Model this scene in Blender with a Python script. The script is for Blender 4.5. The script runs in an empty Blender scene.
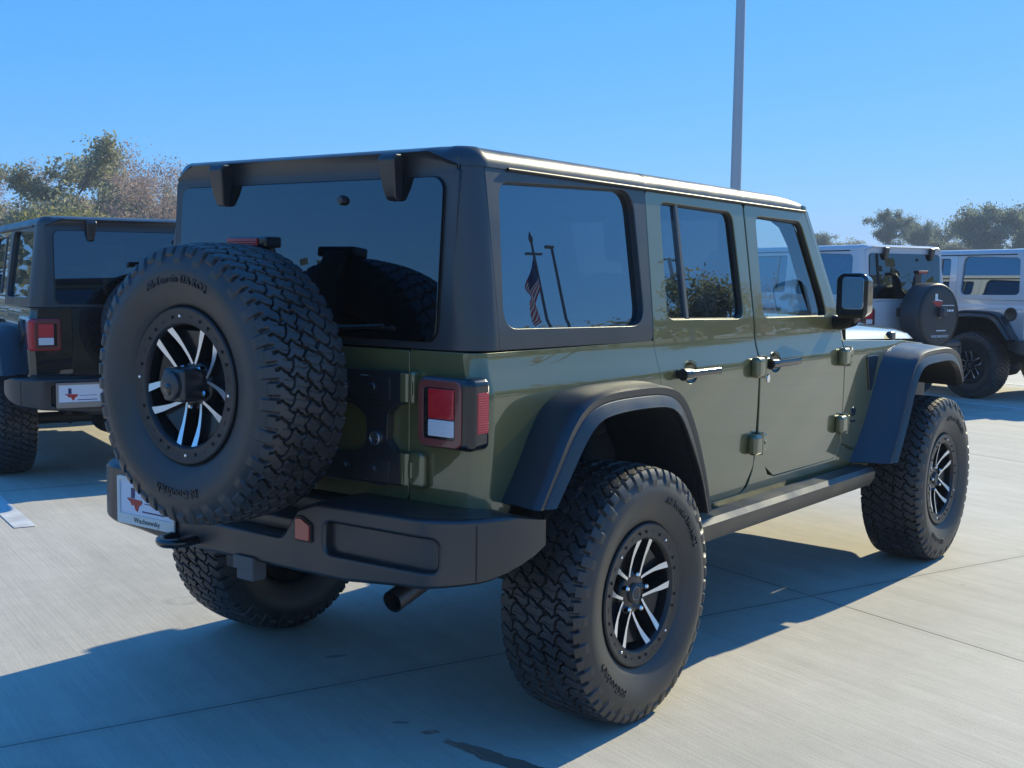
import bpy, bmesh, math, random
import numpy as np
from mathutils import Vector, Matrix

S = bpy.context.scene
COL = S.collection
R = math.radians
PI = math.pi
random.seed(7)

# ------------------------------------------------------------------ camera
cam_d = bpy.data.cameras.new("camera")
cam = bpy.data.objects.new("camera", cam_d)
COL.objects.link(cam)
S.camera = cam
cam_d.sensor_width = 36.0
cam_d.lens = 1226.4 * 36.0 / 1024.0
cam_d.clip_start = 0.05
cam_d.clip_end = 3000
def _cam():
    yaw, pitch, roll = 0.6504, -0.0931, 0.0124
    f = Vector((math.cos(yaw) * math.cos(pitch), math.sin(yaw) * math.cos(pitch), math.sin(pitch)))
    r = f.cross(Vector((0, 0, 1))).normalized()
    u = r.cross(f)
    c, s = math.cos(roll), math.sin(roll)
    r2, u2 = r * c + u * s, u * c - r * s
    m = Matrix((r2, u2, -f)).transposed().to_4x4()
    m.translation = Vector((-3.4353, -3.0246, 1.4953))
    cam.matrix_world = m
_cam()

# ------------------------------------------------------------------ sky, sun, exposure
SUN_AZ, SUN_EL = R(-3.4), R(29.5)          # direction towards the sun, from +X
world = bpy.data.worlds.new("World")
S.world = world
world.use_nodes = True
_nt = world.node_tree
_bg = _nt.nodes["Background"]
_sky = _nt.nodes.new("ShaderNodeTexSky")
_sky.sky_type = 'NISHITA'
_sky.sun_disc = False
_sky.sun_elevation = SUN_EL
_sky.sun_rotation = PI / 2 - SUN_AZ
_sky.air_density = 0.6
_sky.dust_density = 0.1
_sky.ozone_density = 6.0
_sep = _nt.nodes.new("ShaderNodeSeparateColor")      # the phone's tone curve: a deep, even blue
_com = _nt.nodes.new("ShaderNodeCombineColor")
_nt.links.new(_sky.outputs[0], _sep.inputs[0])
for _i, (_p, _k) in enumerate(((0.92, 0.46), (0.44, 1.62), (0.22, 4.0))):
    _pw = _nt.nodes.new("ShaderNodeMath"); _pw.operation = 'POWER'; _pw.inputs[1].default_value = _p
    _ml = _nt.nodes.new("ShaderNodeMath"); _ml.operation = 'MULTIPLY'; _ml.inputs[1].default_value = _k
    _nt.links.new(_sep.outputs[_i], _pw.inputs[0])
    _nt.links.new(_pw.outputs[0], _ml.inputs[0])
    _nt.links.new(_ml.outputs[0], _com.inputs[_i])
_nt.links.new(_com.outputs[0], _bg.inputs[0])
_bg.inputs[1].default_value = 0.12
sun_d = bpy.data.lights.new("sun", 'SUN')
sun_d.energy = 3.75
sun_d.angle = R(0.5)
sun_d.color = (1.0, 0.92, 0.63)
sun = bpy.data.objects.new("sun", sun_d)
COL.objects.link(sun)
_d = Vector((math.cos(SUN_AZ) * math.cos(SUN_EL), math.sin(SUN_AZ) * math.cos(SUN_EL), math.sin(SUN_EL)))
sun.rotation_euler = _d.to_track_quat('Z', 'Y').to_euler()
sun.location = (20, -10, 20)
S.view_settings.view_transform = 'Standard'
S.view_settings.look = 'None'
S.view_settings.exposure = 0.6
S.view_settings.gamma = 1.0
S.view_settings.use_curve_mapping = False

# ------------------------------------------------------------------ materials
def mat(name, col, rough=0.5, metal=0.0, **kw):
    m = bpy.data.materials.new(name)
    m.use_nodes = True
    b = m.node_tree.nodes["Principled BSDF"]
    b.inputs["Base Color"].default_value = (*col, 1)
    b.inputs["Roughness"].default_value = rough
    b.inputs["Metallic"].default_value = metal
    for k, v in kw.items():
        b.inputs[k].default_value = v
    return m
def nd(m, typ, **kw):
    n = m.node_tree.nodes.new(typ)
    for k, v in kw.items():
        setattr(n, k, v)
    return n
def lk(m, a, b):
    m.node_tree.links.new(a, b)
def add_bump(m, scale, strength, dist=0.002, detail=4.0, coord="Object", rough_var=None, col_var=None):
    b = m.node_tree.nodes["Principled BSDF"]
    tc = nd(m, "ShaderNodeTexCoord")
    n = nd(m, "ShaderNodeTexNoise")
    n.inputs["Scale"].default_value = scale
    n.inputs["Detail"].default_value = detail
    lk(m, tc.outputs[coord], n.inputs["Vector"])
    bp = nd(m, "ShaderNodeBump")
    bp.inputs["Strength"].default_value = strength
    bp.inputs["Distance"].default_value = dist
    lk(m, n.outputs[0], bp.inputs["Height"])
    lk(m, bp.outputs[0], b.inputs["Normal"])
    if rough_var or col_var:
        n2 = nd(m, "ShaderNodeTexNoise")
        n2.inputs["Scale"].default_value = 6.0
        n2.inputs["Detail"].default_value = 6.0
        lk(m, tc.outputs[coord], n2.inputs["Vector"])
        if rough_var:
            r = nd(m, "ShaderNodeMapRange")
            r.inputs[1].default_value = 0.3; r.inputs[2].default_value = 0.7
            r.inputs[3].default_value = rough_var[0]; r.inputs[4].default_value = rough_var[1]
            lk(m, n2.outputs[0], r.inputs[0]); lk(m, r.outputs[0], b.inputs["Roughness"])
        if col_var:
            cr = nd(m, "ShaderNodeValToRGB")
            cr.color_ramp.elements[0].position = 0.35; cr.color_ramp.elements[1].position = 0.68
            cr.color_ramp.elements[0].color = (*col_var[0], 1); cr.color_ramp.elements[1].color = (*col_var[1], 1)
            lk(m, n2.outputs[0], cr.inputs[0]); lk(m, cr.outputs[0], b.inputs["Base Color"])
    return m

def paint(name, col, rough=0.35, metal=0.0):
    m = mat(name, col, rough, metal)
    b = m.node_tree.nodes["Principled BSDF"]
    b.inputs["Coat Weight"].default_value = 1.0
    b.inputs["Coat Roughness"].default_value = 0.008
    b.inputs["Specular IOR Level"].default_value = 0.25
    b.inputs["Coat IOR"].default_value = 1.8
    # very slight panel waviness
    tc = nd(m, "ShaderNodeTexCoord"); n = nd(m, "ShaderNodeTexNoise")
    n.inputs["Scale"].default_value = 3.0; n.inputs["Detail"].default_value = 0.0
    lk(m, tc.outputs["Object"], n.inputs["Vector"])
    bp = nd(m, "ShaderNodeBump"); bp.inputs["Strength"].default_value = 0.3; bp.inputs["Distance"].default_value = 0.004
    lk(m, n.outputs[0], bp.inputs["Height"]); lk(m, bp.outputs[0], b.inputs["Coat Normal"])
    return m
def glass(name, tint, ior):
    m = bpy.data.materials.new(name)
    m.use_nodes = True
    nt = m.node_tree
    for n in list(nt.nodes):
        if n.type == 'BSDF_PRINCIPLED':
            nt.nodes.remove(n)
    out = [n for n in nt.nodes if n.type == 'OUTPUT_MATERIAL'][0]
    t = nd(m, "ShaderNodeBsdfTransparent"); t.inputs[0].default_value = (*tint, 1)
    g = nd(m, "ShaderNodeBsdfGlossy"); g.inputs["Roughness"].default_value = 0.0
    g.inputs[0].default_value = (0.74, 0.88, 1, 1)
    fr = nd(m, "ShaderNodeFresnel"); fr.inputs[0].default_value = ior
    mx = nd(m, "ShaderNodeMixShader")
    lk(m, fr.outputs[0], mx.inputs[0]); lk(m, t.outputs[0], mx.inputs[1]); lk(m, g.outputs[0], mx.inputs[2])
    lk(m, mx.outputs[0], out.inputs[0])
    return m

M = {}
M['paint'] = paint('olive_paint', (0.158, 0.146, 0.056), 0.30, 0.2)
M['paint_white'] = paint('white_paint', (0.62, 0.62, 0.62))
M['paint_silver'] = paint('pale_silver_paint', (0.58, 0.59, 0.60), 0.3, 0.3)
M['paint_black'] = paint('black_paint', (0.006, 0.006, 0.008))
M['plastic'] = add_bump(mat('moulded_black_plastic', (0.017, 0.017, 0.019), 0.36, **{'Specular IOR Level': 0.9}), 900, 0.25, 0.0006, rough_var=(0.28, 0.42))
M['top'] = add_bump(mat('hardtop_shell', (0.028, 0.029, 0.032), 0.30, **{'Specular IOR Level': 0.9}), 1200, 0.2, 0.0005, rough_var=(0.30, 0.42))
M['top_white'] = mat('hardtop_shell_white', (0.62, 0.62, 0.62), 0.25)
M['top_silver'] = mat('hardtop_shell_silver', (0.58, 0.59, 0.60), 0.25)
M['rubber'] = add_bump(mat('tyre_rubber', (0.022, 0.022, 0.023), 0.62, **{'Specular IOR Level': 0.8}), 260, 0.25, 0.001, rough_var=(0.40, 0.55),
                       col_var=((0.013, 0.013, 0.014), (0.036, 0.035, 0.034)))
M['divider'] = mat('divider_strip', (0.20, 0.21, 0.22), 0.3, 0.6)
M['seal'] = mat('window_rubber', (0.01, 0.01, 0.01), 0.45)
M['rim_black'] = mat('gloss_black_rim', (0.012, 0.012, 0.013), 0.22)
M['ring'] = add_bump(mat('satin_black_ring', (0.022, 0.022, 0.023), 0.4), 300, 0.1, 0.0005)
M['machined'] = mat('machined_alloy', (0.88, 0.89, 0.90), 0.24, 0.75)
M['steel'] = mat('dull_steel', (0.35, 0.35, 0.36), 0.4, 1.0)
M['chrome'] = mat('bright_steel', (0.8, 0.8, 0.8), 0.1, 1.0)
M['gloss_black'] = mat('gloss_black', (0.008, 0.008, 0.009), 0.15, **{"Coat Weight": 0.6})
M['dark'] = mat('underbody_black', (0.012, 0.012, 0.012), 0.7)
M['under'] = add_bump(mat('underbody_steel', (0.03, 0.03, 0.03), 0.55), 60, 0.3, 0.003)
M['glass'] = glass('privacy_glass', (0.03, 0.038, 0.042), 2.9)
M['glass_rear'] = glass('rear_privacy_glass', (0.025, 0.032, 0.036), 2.1)
M['glass_clear'] = glass('front_glass', (0.80, 0.88, 0.87), 2.1)
M['screen'] = glass('windscreen_glass', (0.86, 0.92, 0.90), 1.5)
M['mirror'] = mat('mirror_silver', (0.85, 0.87, 0.88), 0.02, 1.0)
M['red'] = mat('red_lens', (0.62, 0.012, 0.016), 0.12, **{"Coat Weight": 1.0, "Subsurface Weight": 0.0})
M['red_dark'] = mat('smoked_red_lens', (0.20, 0.045, 0.038), 0.2, **{"Coat Weight": 1.0})
M['red_hook'] = mat('red_hook_paint', (0.38, 0.012, 0.012), 0.3)
M['white_lens'] = mat('clear_lens', (0.72, 0.72, 0.74), 0.12, **{"Coat Weight": 1.0})
for k_ in ('red', 'white_lens', 'reflector_'):
    if k_ in M:
        m_ = M[k_]; w_ = nd(m_, "ShaderNodeTexWave"); w_.bands_direction = 'Z'; w_.inputs["Scale"].default_value = 45.0
        t_ = nd(m_, "ShaderNodeTexCoord"); lk(m_, t_.outputs["Object"], w_.inputs["Vector"])
        p_ = nd(m_, "ShaderNodeBump"); p_.inputs["Strength"].default_value = .5; p_.inputs["Distance"].default_value = .003
        lk(m_, w_.outputs[1], p_.inputs["Height"]); lk(m_, p_.outputs[0], m_.node_tree.nodes["Principled BSDF"].inputs["Normal"])
M['reflector'] = mat('red_reflector', (0.55, 0.06, 0.04), 0.18, **{"Coat Weight": 1.0})
M['plate'] = mat('plate_white', (0.74, 0.77, 0.82), 0.35)
M['plate_frame'] = mat('plate_frame', (0.72, 0.72, 0.66), 0.3)
M['blue_ink'] = mat('navy_ink', (0.02, 0.03, 0.12), 0.4)
M['red_ink'] = mat('red_ink', (0.5, 0.03, 0.03), 0.4)
M['white_ink'] = mat('white_ink', (0.8, 0.8, 0.8), 0.4)
M['dark_ink'] = mat('dark_ink', (0.03, 0.04, 0.03), 0.4)
M['cover'] = add_bump(mat('vinyl_cover', (0.03, 0.032, 0.035), 0.45), 400, 0.2, 0.001)
M['seat'] = add_bump(mat('seat_cloth', (0.02, 0.02, 0.022), 0.8), 300, 0.3, 0.001)
M['trim'] = mat('cabin_trim', (0.015, 0.015, 0.016), 0.6)
M['headlight'] = mat('headlight_glass', (0.75, 0.77, 0.8), 0.05, 0.6)
M['amber'] = mat('amber_lens', (0.6, 0.18, 0.01), 0.15)

# ------------------------------------------------------------------ mesh helpers
def tag(o, label=None, cat=None, group=None, kind=None):
    if label: o['label'] = label
    if cat: o['category'] = cat
    if group: o['group'] = group
    if kind: o['kind'] = kind
    return o
def empty(name, loc=(0, 0, 0), rz=0.0, parent=None):
    o = bpy.data.objects.new(name, None)
    o.empty_display_size = 0.2
    COL.objects.link(o)
    o.location = loc
    o.rotation_euler = (0, 0, rz)
    if parent: o.parent = parent
    return o

class Mesh:
    """collects pieces with their own loop normals; build() links ONE object"""
    def __init__(s):
        s.v, s.f, s.fm, s.ln = [], [], [], []
    def add(s, bm, mi=0, ang=38):
        bm.normal_update()
        base = len(s.v)
        bm.verts.index_update()
        for v in bm.verts: s.v.append(v.co[:])
        ca = math.cos(R(ang))
        for f in bm.faces:
            n0 = f.normal
            ln = []
            for l in f.loops:
                n = Vector((0, 0, 0))
                for g in l.vert.link_faces:
                    if g.normal.dot(n0) > ca:
                        n += g.normal * (g.calc_area() + 1e-9)
                if n.length < 1e-9: n = n0.copy()
                n.normalize()
                ln.append(n[:])
            s.f.append([base + v.index for v in f.verts])
            s.fm.append(mi + f.material_index)
            s.ln.append(ln)
        bm.free()
        return s
    def quadsheet(s, verts, norms, faces, mi=0):
        base = len(s.v)
        s.v += [tuple(v) for v in verts]
        for f in faces:
            s.f.append([base + i for i in f]); s.fm.append(mi)
            s.ln.append([tuple(norms[i]) for i in f])
        return s
    def build(s, name, mats, parent=None, loc=None):
        me = bpy.data.meshes.new(name)
        me.from_pydata(s.v, [], s.f)
        if not isinstance(mats, (list, tuple)): mats = [mats]
        for m in mats: me.materials.append(m)
        me.polygons.foreach_set("material_index", s.fm)
        me.polygons.foreach_set("use_smooth", [True] * len(s.f))
        me.update()
        me.normals_split_custom_set([n for l in s.ln for n in l])
        o = bpy.data.objects.new(name, me)
        COL.objects.link(o)
        if parent: o.parent = parent
        if loc: o.location = loc
        return o

def bev(bm, w, seg=2, ang=30):
    if w <= 0: return bm
    bm.normal_update()
    es = [e for e in bm.edges if len(e.link_faces) == 2 and e.calc_face_angle(0) > R(ang)]
    if es:
        bmesh.ops.bevel(bm, geom=es, offset=w, segments=seg, profile=0.5, affect='EDGES', clamp_overlap=True)
    return bm
def box(x0, x1, y0, y1, z0, z1, b=0.006, seg=2):
    bm = bmesh.new()
    bmesh.ops.create_cube(bm, size=1)
    for v in bm.verts:
        v.co = Vector(((x0 + x1) / 2 + v.co.x * abs(x1 - x0), (y0 + y1) / 2 + v.co.y * abs(y1 - y0), (z0 + z1) / 2 + v.co.z * abs(z1 - z0)))
    return bev(bm, b, seg)
def prism(poly, axis, a, c, b=0.004, seg=2, ang=30):
    """poly in the plane normal to axis, extruded from a to c. axis x: (y,z), y: (x,z), z: (x,y)"""
    bm = bmesh.new()
    def P(u, v, w):
        return (w, u, v) if axis == 'x' else (u, w, v) if axis == 'y' else (u, v, w)
    A = [bm.verts.new(P(u, v, a)) for u, v in poly]
    B = [bm.verts.new(P(u, v, c)) for u, v in poly]
    n = len(poly)
    bm.faces.new(A); bm.faces.new(B[::-1])
    for i in range(n):
        bm.faces.new((A[i], B[i], B[(i + 1) % n], A[(i + 1) % n]))
    bmesh.ops.recalc_face_normals(bm, faces=bm.faces[:])
    return bev(bm, b, seg, ang)
def tube(path, r, n=12, cap=True):
    bm = bmesh.new()
    path = [Vector(p) for p in path]
    rs = r if isinstance(r, (list, tuple)) else [r] * len(path)
    rings = []
    ref = None
    for i, p in enumerate(path):
        d = (path[min(i + 1, len(path) - 1)] - path[max(i - 1, 0)]).normalized()
        if ref is None:
            ref = Vector((0, 0, 1)) if abs(d.z) < 0.9 else Vector((1, 0, 0))
        a = d.cross(ref).normalized(); b = a.cross(d).normalized(); ref = b
        rings.append([bm.verts.new(p + a * rs[i] * math.cos(2 * PI * k / n) + b * rs[i] * math.sin(2 * PI * k / n)) for k in range(n)])
    for A, B in zip(rings, rings[1:]):
        for k in range(n):
            bm.faces.new((A[k], B[k], B[(k + 1) % n], A[(k + 1) % n]))
    if cap:
        bm.faces.new(rings[0][::-1]); bm.faces.new(rings[-1])
    bmesh.ops.recalc_face_normals(bm, faces=bm.faces[:])
    return bm
def lathe(prof, n=48, axis='y', c=(0, 0, 0), closed=False):
    """prof: (r, t) along the axis (t positive along +axis)"""
    bm = bmesh.new()
    rings = []
    c = Vector(c)
    for r, t in prof:
        if r < 1e-6:
            rings.append([bm.verts.new(c + (Vector((0, t, 0)) if axis == 'y' else Vector((t, 0, 0)) if axis == 'x' else Vector((0, 0, t))))])
            continue
        ring = []
        for k in range(n):
            q = 2 * PI * k / n
            a, b = r * math.cos(q), r * math.sin(q)
            ring.append(bm.verts.new(c + (Vector((a, t, b)) if axis == 'y' else Vector((t, a, b)) if axis == 'x' else Vector((a, b, t)))))
        rings.append(ring)
    pairs = list(zip(rings, rings[1:]))
    if closed: pairs.append((rings[-1], rings[0]))
    for A, B in pairs:
        for k in range(n):
            k2 = (k + 1) % n
            if len(A) == 1 and len(B) == 1: continue
            if len(A) == 1: bm.faces.new((A[0], B[k], B[k2]))
            elif len(B) == 1: bm.faces.new((A[k], B[0], A[k2]))
            else: bm.faces.new((A[k], B[k], B[k2], A[k2]))
    bmesh.ops.recalc_face_normals(bm, faces=bm.faces[:])
    return bm
def loft(sections, closed_sec=False, cap=False):
    bm = bmesh.new()
    rows = [[bm.verts.new(p) for p in s] for s in sections]
    n = len(rows[0])
    for A, B in zip(rows, rows[1:]):
        for k in range(n if closed_sec else n - 1):
            k2 = (k + 1) % n
            bm.faces.new((A[k], A[k2], B[k2], B[k]))
    if cap:
        bm.faces.new(rows[0][::-1]); bm.faces.new(rows[-1])
    bmesh.ops.recalc_face_normals(bm, faces=bm.faces[:])
    return bm
def xf(bm, m):
    bmesh.ops.transform(bm, matrix=m, verts=bm.verts[:])
    if m.determinant() < 0:
        bmesh.ops.reverse_faces(bm, faces=bm.faces[:])
    return bm
MIR = Matrix.Scale(-1, 4, (0, 1, 0))
def mir(bm):
    return xf(bm, MIR)
def rr(x0, x1, y0, y1, r, n=5):
    """rounded rectangle, counter-clockwise; r may be one radius or four (bl, br, tr, tl)"""
    rs = r if isinstance(r, (list, tuple)) else [r] * 4
    out = []
    for (cx, cy, sx, sy, a0), q in zip(((x0, y0, 1, 1, PI), (x1, y0, -1, 1, 1.5 * PI), (x1, y1, -1, -1, 0), (x0, y1, 1, -1, PI / 2)), rs):
        for k in range(n + 1):
            a = a0 + k / n * PI / 2
            out.append((cx + sx * q + q * math.cos(a), cy + sy * q + q * math.sin(a)))
    return out
def fillet(pts, r, n=5):
    """round the corners of a closed polygon; r one radius or one per corner"""
    out = []
    N = len(pts)
    for i in range(N):
        p = Vector(pts[i]).to_2d(); a = Vector(pts[i - 1]).to_2d(); c = Vector(pts[(i + 1) % N]).to_2d()
        q = r[i] if isinstance(r, (list, tuple)) else r
        if q <= 0:
            out.append(tuple(p)); continue
        u = (a - p); w = (c - p)
        lu, lw = u.length, w.length
        u.normalize(); w.normalize()
        th = math.acos(max(-1, min(1, u.dot(w))))
        t = min(q / math.tan(th / 2) if th > 0.01 else q, lu * 0.49, lw * 0.49)
        A, B = p + u * t, p + w * t
        for k in range(n + 1):
            s = k / n
            out.append(tuple(A * (1 - s) ** 2 + p * 2 * s * (1 - s) + B * s ** 2))
    return out
def catmull(pts, m):
    pts = [np.array(p, float) for p in pts]
    P = [2 * pts[0] - pts[1]] + pts + [2 * pts[-1] - pts[-2]]
    # resample by arc length
    dense = []
    for i in range(1, len(P) - 2):
        for k in range(20):
            t = k / 20
            dense.append(0.5 * ((2 * P[i]) + (-P[i - 1] + P[i + 1]) * t + (2 * P[i - 1] - 5 * P[i] + 4 * P[i + 1] - P[i + 2]) * t * t + (-P[i - 1] + 3 * P[i] - 3 * P[i + 1] + P[i + 2]) * t ** 3))
    dense.append(pts[-1])
    dense = np.array(dense)
    d = np.r_[0, np.cumsum(np.linalg.norm(np.diff(dense, axis=0), axis=1))]
    s = np.linspace(0, d[-1], m)
    return np.stack([np.interp(s, d, dense[:, k]) for k in range(dense.shape[1])], 1)
def area2(p):
    return sum(p[i - 1][0] * p[i][1] - p[i][0] * p[i - 1][1] for i in range(len(p)))

def panel(mesh, outer, holes, mapf, depth=0.02, b=0.003, ucuts=(), vcuts=(), hole_depth=None, mi=0, flip=False, rim_out=True, rim_in=True):
    """sheet metal: a flat outline (u,v) with holes, cut at the given lines and bent onto mapf(u,v) -> (pos, normal);
    every rim is rolled over with a small radius and turned in by depth"""
    bm = bmesh.new()
    loops = [outer] + list(holes)
    es = []
    for L in loops:
        vs = [bm.verts.new((p[0], p[1], 0)) for p in L]
        for i in range(len(vs)):
            es.append(bm.edges.new((vs[i - 1], vs[i])))
    bmesh.ops.triangle_fill(bm, edges=es, use_beauty=True)
    for f in bm.faces[:]:
        if f.normal.z < 0: f.normal_flip()
    def cut(co, no):
        bmesh.ops.bisect_plane(bm, geom=bm.verts[:] + bm.edges[:] + bm.faces[:], plane_co=co, plane_no=no, dist=1e-6)
    for u in ucuts: cut((u, 0, 0), (1, 0, 0))
    for v in vcuts: cut((0, v, 0), (0, 1, 0))
    bm.verts.ensure_lookup_table(); bm.verts.index_update(); bm.normal_update()
    pos, nrm = [], []
    for v in bm.verts:
        p, n = mapf(v.co.x, v.co.y)
        pos.append(Vector(p)); nrm.append(Vector(n))
    V = [p.copy() for p in pos]; N = [n.copy() for n in nrm]
    F = []
    def addf(idx, ref):
        a, b_, c = V[idx[0]], V[idx[1]], V[idx[2]]
        g = (b_ - a).cross(c - a)
        if g.length < 1e-12 and len(idx) > 3: g = (c - a).cross(V[idx[3]] - a)
        F.append(idx if g.dot(ref) >= 0 else idx[::-1])
    for f in bm.faces:
        idx = [v.index for v in f.verts]
        addf(idx, sum((nrm[i] for i in idx), Vector()))
    # boundary
    outd = {}
    bedges = [e for e in bm.edges if len(e.link_faces) == 1]
    for e in bedges:
        f = e.link_faces[0]
        a, c = e.verts[0].co, e.verts[1].co
        d = (c - a).normalized()
        o = Vector((d.y, -d.x, 0))
        mid = (a + c) / 2
        if o.dot(f.calc_center_median() - mid) > 0: o = -o
        for v in e.verts:
            outd.setdefault(v.index, []).append(o)
    ring1, ring2 = {}, {}
    # which loop does a boundary vertex belong to (outer or hole)?
    ob = None
    def is_outer(v):
        # distance to the outer polygon
        x, y = v.co.x, v.co.y
        best = 1e9
        for i in range(len(outer)):
            ax, ay = outer[i - 1]; bx, by = outer[i]
            dx, dy = bx - ax, by - ay
            L2 = dx * dx + dy * dy
            t = 0 if L2 == 0 else max(0, min(1, ((x - ax) * dx + (y - ay) * dy) / L2))
            best = min(best, math.hypot(x - ax - t * dx, y - ay - t * dy))
        return best < 1e-5
    hd = depth if hole_depth is None else hole_depth
    bm.verts.ensure_lookup_table()
    outer_flag = {}
    for i, os_ in outd.items():
        v = bm.verts[i]
        o = sum(os_, Vector())
        if o.length < 1e-6: o = os_[0].copy()
        o.normalize()
        k = 1.0 / max(0.5, o.dot(os_[0]))
        outer_flag[i] = is_outer(v)
        dd = depth if outer_flag[i] else hd
        e = 1e-4
        p0, n0 = pos[i], nrm[i]
        p1 = Vector(mapf(v.co.x + o.x * e, v.co.y + o.y * e)[0])
        od = (p1 - p0).normalized() if (p1 - p0).length > 0 else Vector((0, 0, 1))
        q1 = p0 + od * b * k - n0 * b
        q2 = p0 + od * b * k - n0 * dd
        ring1[i] = len(V); V.append(q1); N.append(od)
        ring2[i] = len(V); V.append(q2); N.append(od)
    for e in bedges:
        i, j = e.verts[0].index, e.verts[1].index
        if outer_flag[i] and not rim_out: continue
        if not outer_flag[i] and not rim_in: continue
        ref = N[ring1[i]] + N[ring1[j]]
        addf([i, j, ring1[j], ring1[i]], ref + nrm[i])
        addf([ring1[i], ring1[j], ring2[j], ring2[i]], ref)
    bm.free()
    mesh.quadsheet(V, N, F, mi)

def text(name, body, size, m, parent, mw, extrude=0.001, align='CENTER', bend=None):
    c = bpy.data.curves.new(name, 'FONT')
    c.body = body; c.size = size; c.extrude = extrude; c.align_x = align; c.align_y = 'CENTER'
    c.resolution_u = 3
    o = bpy.data.objects.new(name, c)
    COL.objects.link(o)
    dg = bpy.context.evaluated_depsgraph_get()
    me = bpy.data.meshes.new_from_object(o.evaluated_get(dg))
    bpy.data.objects.remove(o)
    for v in me.vertices:
        if bend:
            rad, ang0 = bend
            a = ang0 - v.co.x / rad
            rr_ = rad + v.co.y
            v.co = (rr_ * math.cos(a), rr_ * math.sin(a), v.co.z)
        v.co = mw @ v.co
    me.materials.clear(); me.materials.append(m)
    o = bpy.data.objects.new(name, me)
    COL.objects.link(o)
    if parent: o.parent = parent
    return o

# ------------------------------------------------------------------ the ground
LOT_H = R(70.0)
def ground_material():
    m = mat('brushed_concrete', (0.4, 0.38, 0.35), 0.75)
    b = m.node_tree.nodes["Principled BSDF"]
    tc = nd(m, "ShaderNodeTexCoord")
    mp = nd(m, "ShaderNodeMapping"); mp.inputs["Rotation"].default_value = (0, 0, -LOT_H)   # x along the broom strokes
    lk(m, tc.outputs["Object"], mp.inputs["Vector"])
    sx = nd(m, "ShaderNodeSeparateXYZ"); lk(m, mp.outputs[0], sx.inputs[0])
    # broom strokes: noise stretched along u
    def stretched(su, sw, detail, rough=0.6):
        k = nd(m, "ShaderNodeMapping"); k.inputs["Scale"].default_value = (su, sw, 1)
        lk(m, mp.outputs[0], k.inputs["Vector"])
        n = nd(m, "ShaderNodeTexNoise"); n.inputs["Scale"].default_value = 1.0; n.inputs["Detail"].default_value = detail
        n.inputs["Roughness"].default_value = rough
        lk(m, k.outputs[0], n.inputs["Vector"])
        return n
    fine = stretched(1.6, 70, 5, 0.7)
    wide = stretched(0.35, 6, 5, 0.65)
    blot = stretched(0.5, 0.5, 7, 0.6)
    grit = stretched(160, 160, 3, 0.6)
    mott = stretched(7, 9, 6, 0.7)
    def math_(op, a, c, clamp=False):
        n = nd(m, "ShaderNodeMath", operation=op, use_clamp=clamp)
        for i, q in enumerate((a, c)):
            if q is None: continue
            if isinstance(q, (int, float)): n.inputs[i].default_value = q
            else: lk(m, q, n.inputs[i])
        return n.outputs[0]
    def ramp(src, a, c, lo, hi):
        r = nd(m, "ShaderNodeMapRange"); r.inputs[1].default_value = a; r.inputs[2].default_value = c
        r.inputs[3].default_value = lo; r.inputs[4].default_value = hi
        lk(m, src, r.inputs[0]); return r.outputs[0]
    v = math_('MULTIPLY', ramp(fine.outputs[0], 0.25, 0.75, 0.90, 1.09), ramp(wide.outputs[0], 0.25, 0.75, 0.88, 1.10))
    v = math_('MULTIPLY', v, ramp(blot.outputs[0], 0.3, 0.7, 0.86, 1.1))
    v = math_('MULTIPLY', v, ramp(grit.outputs[0], 0.25, 0.75, 0.88, 1.12))
    v = math_('MULTIPLY', v, ramp(mott.outputs[0], 0.3, 0.75, 0.92, 1.06))
    # saw-cut joints
    def joint(comp, off, per, wid):
        a = math_('ADD', comp, -off)
        a = math_('DIVIDE', a, per)
        a = math_('SUBTRACT', a, math_('ROUND', a, None))
        a = math_('MULTIPLY', math_('ABSOLUTE', a, None), per)
        r = nd(m, "ShaderNodeMapRange", interpolation_type='SMOOTHSTEP'); r.inputs[1].default_value = wid * 0.4; r.inputs[2].default_value = wid
        r.inputs[3].default_value = 0.0; r.inputs[4].default_value = 1.0
        lk(m, a, r.inputs[0])
        return r.outputs[0]
    j = math_('MULTIPLY', joint(sx.outputs[0], -0.07, 4.57, 0.007), joint(sx.outputs[1], -2.01, 4.57, 0.007))
    jd = ramp(j, 0, 1, 0.42, 1.0)
    v = math_('MULTIPLY', v, jd)
    # joint discolouration halo
    hal = math_('MULTIPLY', joint(sx.outputs[0], -0.07, 4.57, 0.06), joint(sx.outputs[1], -2.01, 4.57, 0.06))
    v = math_('MULTIPLY', v, ramp(hal, 0, 1, 0.93, 1.0))
    # wet streak and drips behind the truck, faint round tyre scuff
    geo = nd(m, "ShaderNodeNewGeometry")
    wn = nd(m, "ShaderNodeTexNoise"); wn.inputs["Scale"].default_value = 14.0; wn.inputs["Detail"].default_value = 6.0
    lk(m, geo.outputs["Position"], wn.inputs["Vector"])
    def blob(cx, cy, rx, ry, rot):
        k = nd(m, "ShaderNodeMapping", vector_type='TEXTURE')
        k.inputs["Location"].default_value = (cx, cy, 0); k.inputs["Rotation"].default_value = (0, 0, rot); k.inputs["Scale"].default_value = (rx, ry, 1)
        lk(m, geo.outputs["Position"], k.inputs["Vector"])
        ln = nd(m, "ShaderNodeVectorMath", operation='LENGTH'); lk(m, k.outputs[0], ln.inputs[0])
        d = math_('ADD', ln.outputs[1], math_('MULTIPLY', math_('ADD', wn.outputs[0], -0.5), 1.1))
        return ramp(d, 0.9, 1.02, 1.0, 0.0)
    drip = math_('MAXIMUM', blob(-0.16, 0.30, 0.045, 0.016, R(-30)), blob(-0.52, -0.36, 0.030, 0.012, R(-50)))
    v = math_('MULTIPLY', v, ramp(drip, 0, 1, 1.0, 0.55))
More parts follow.
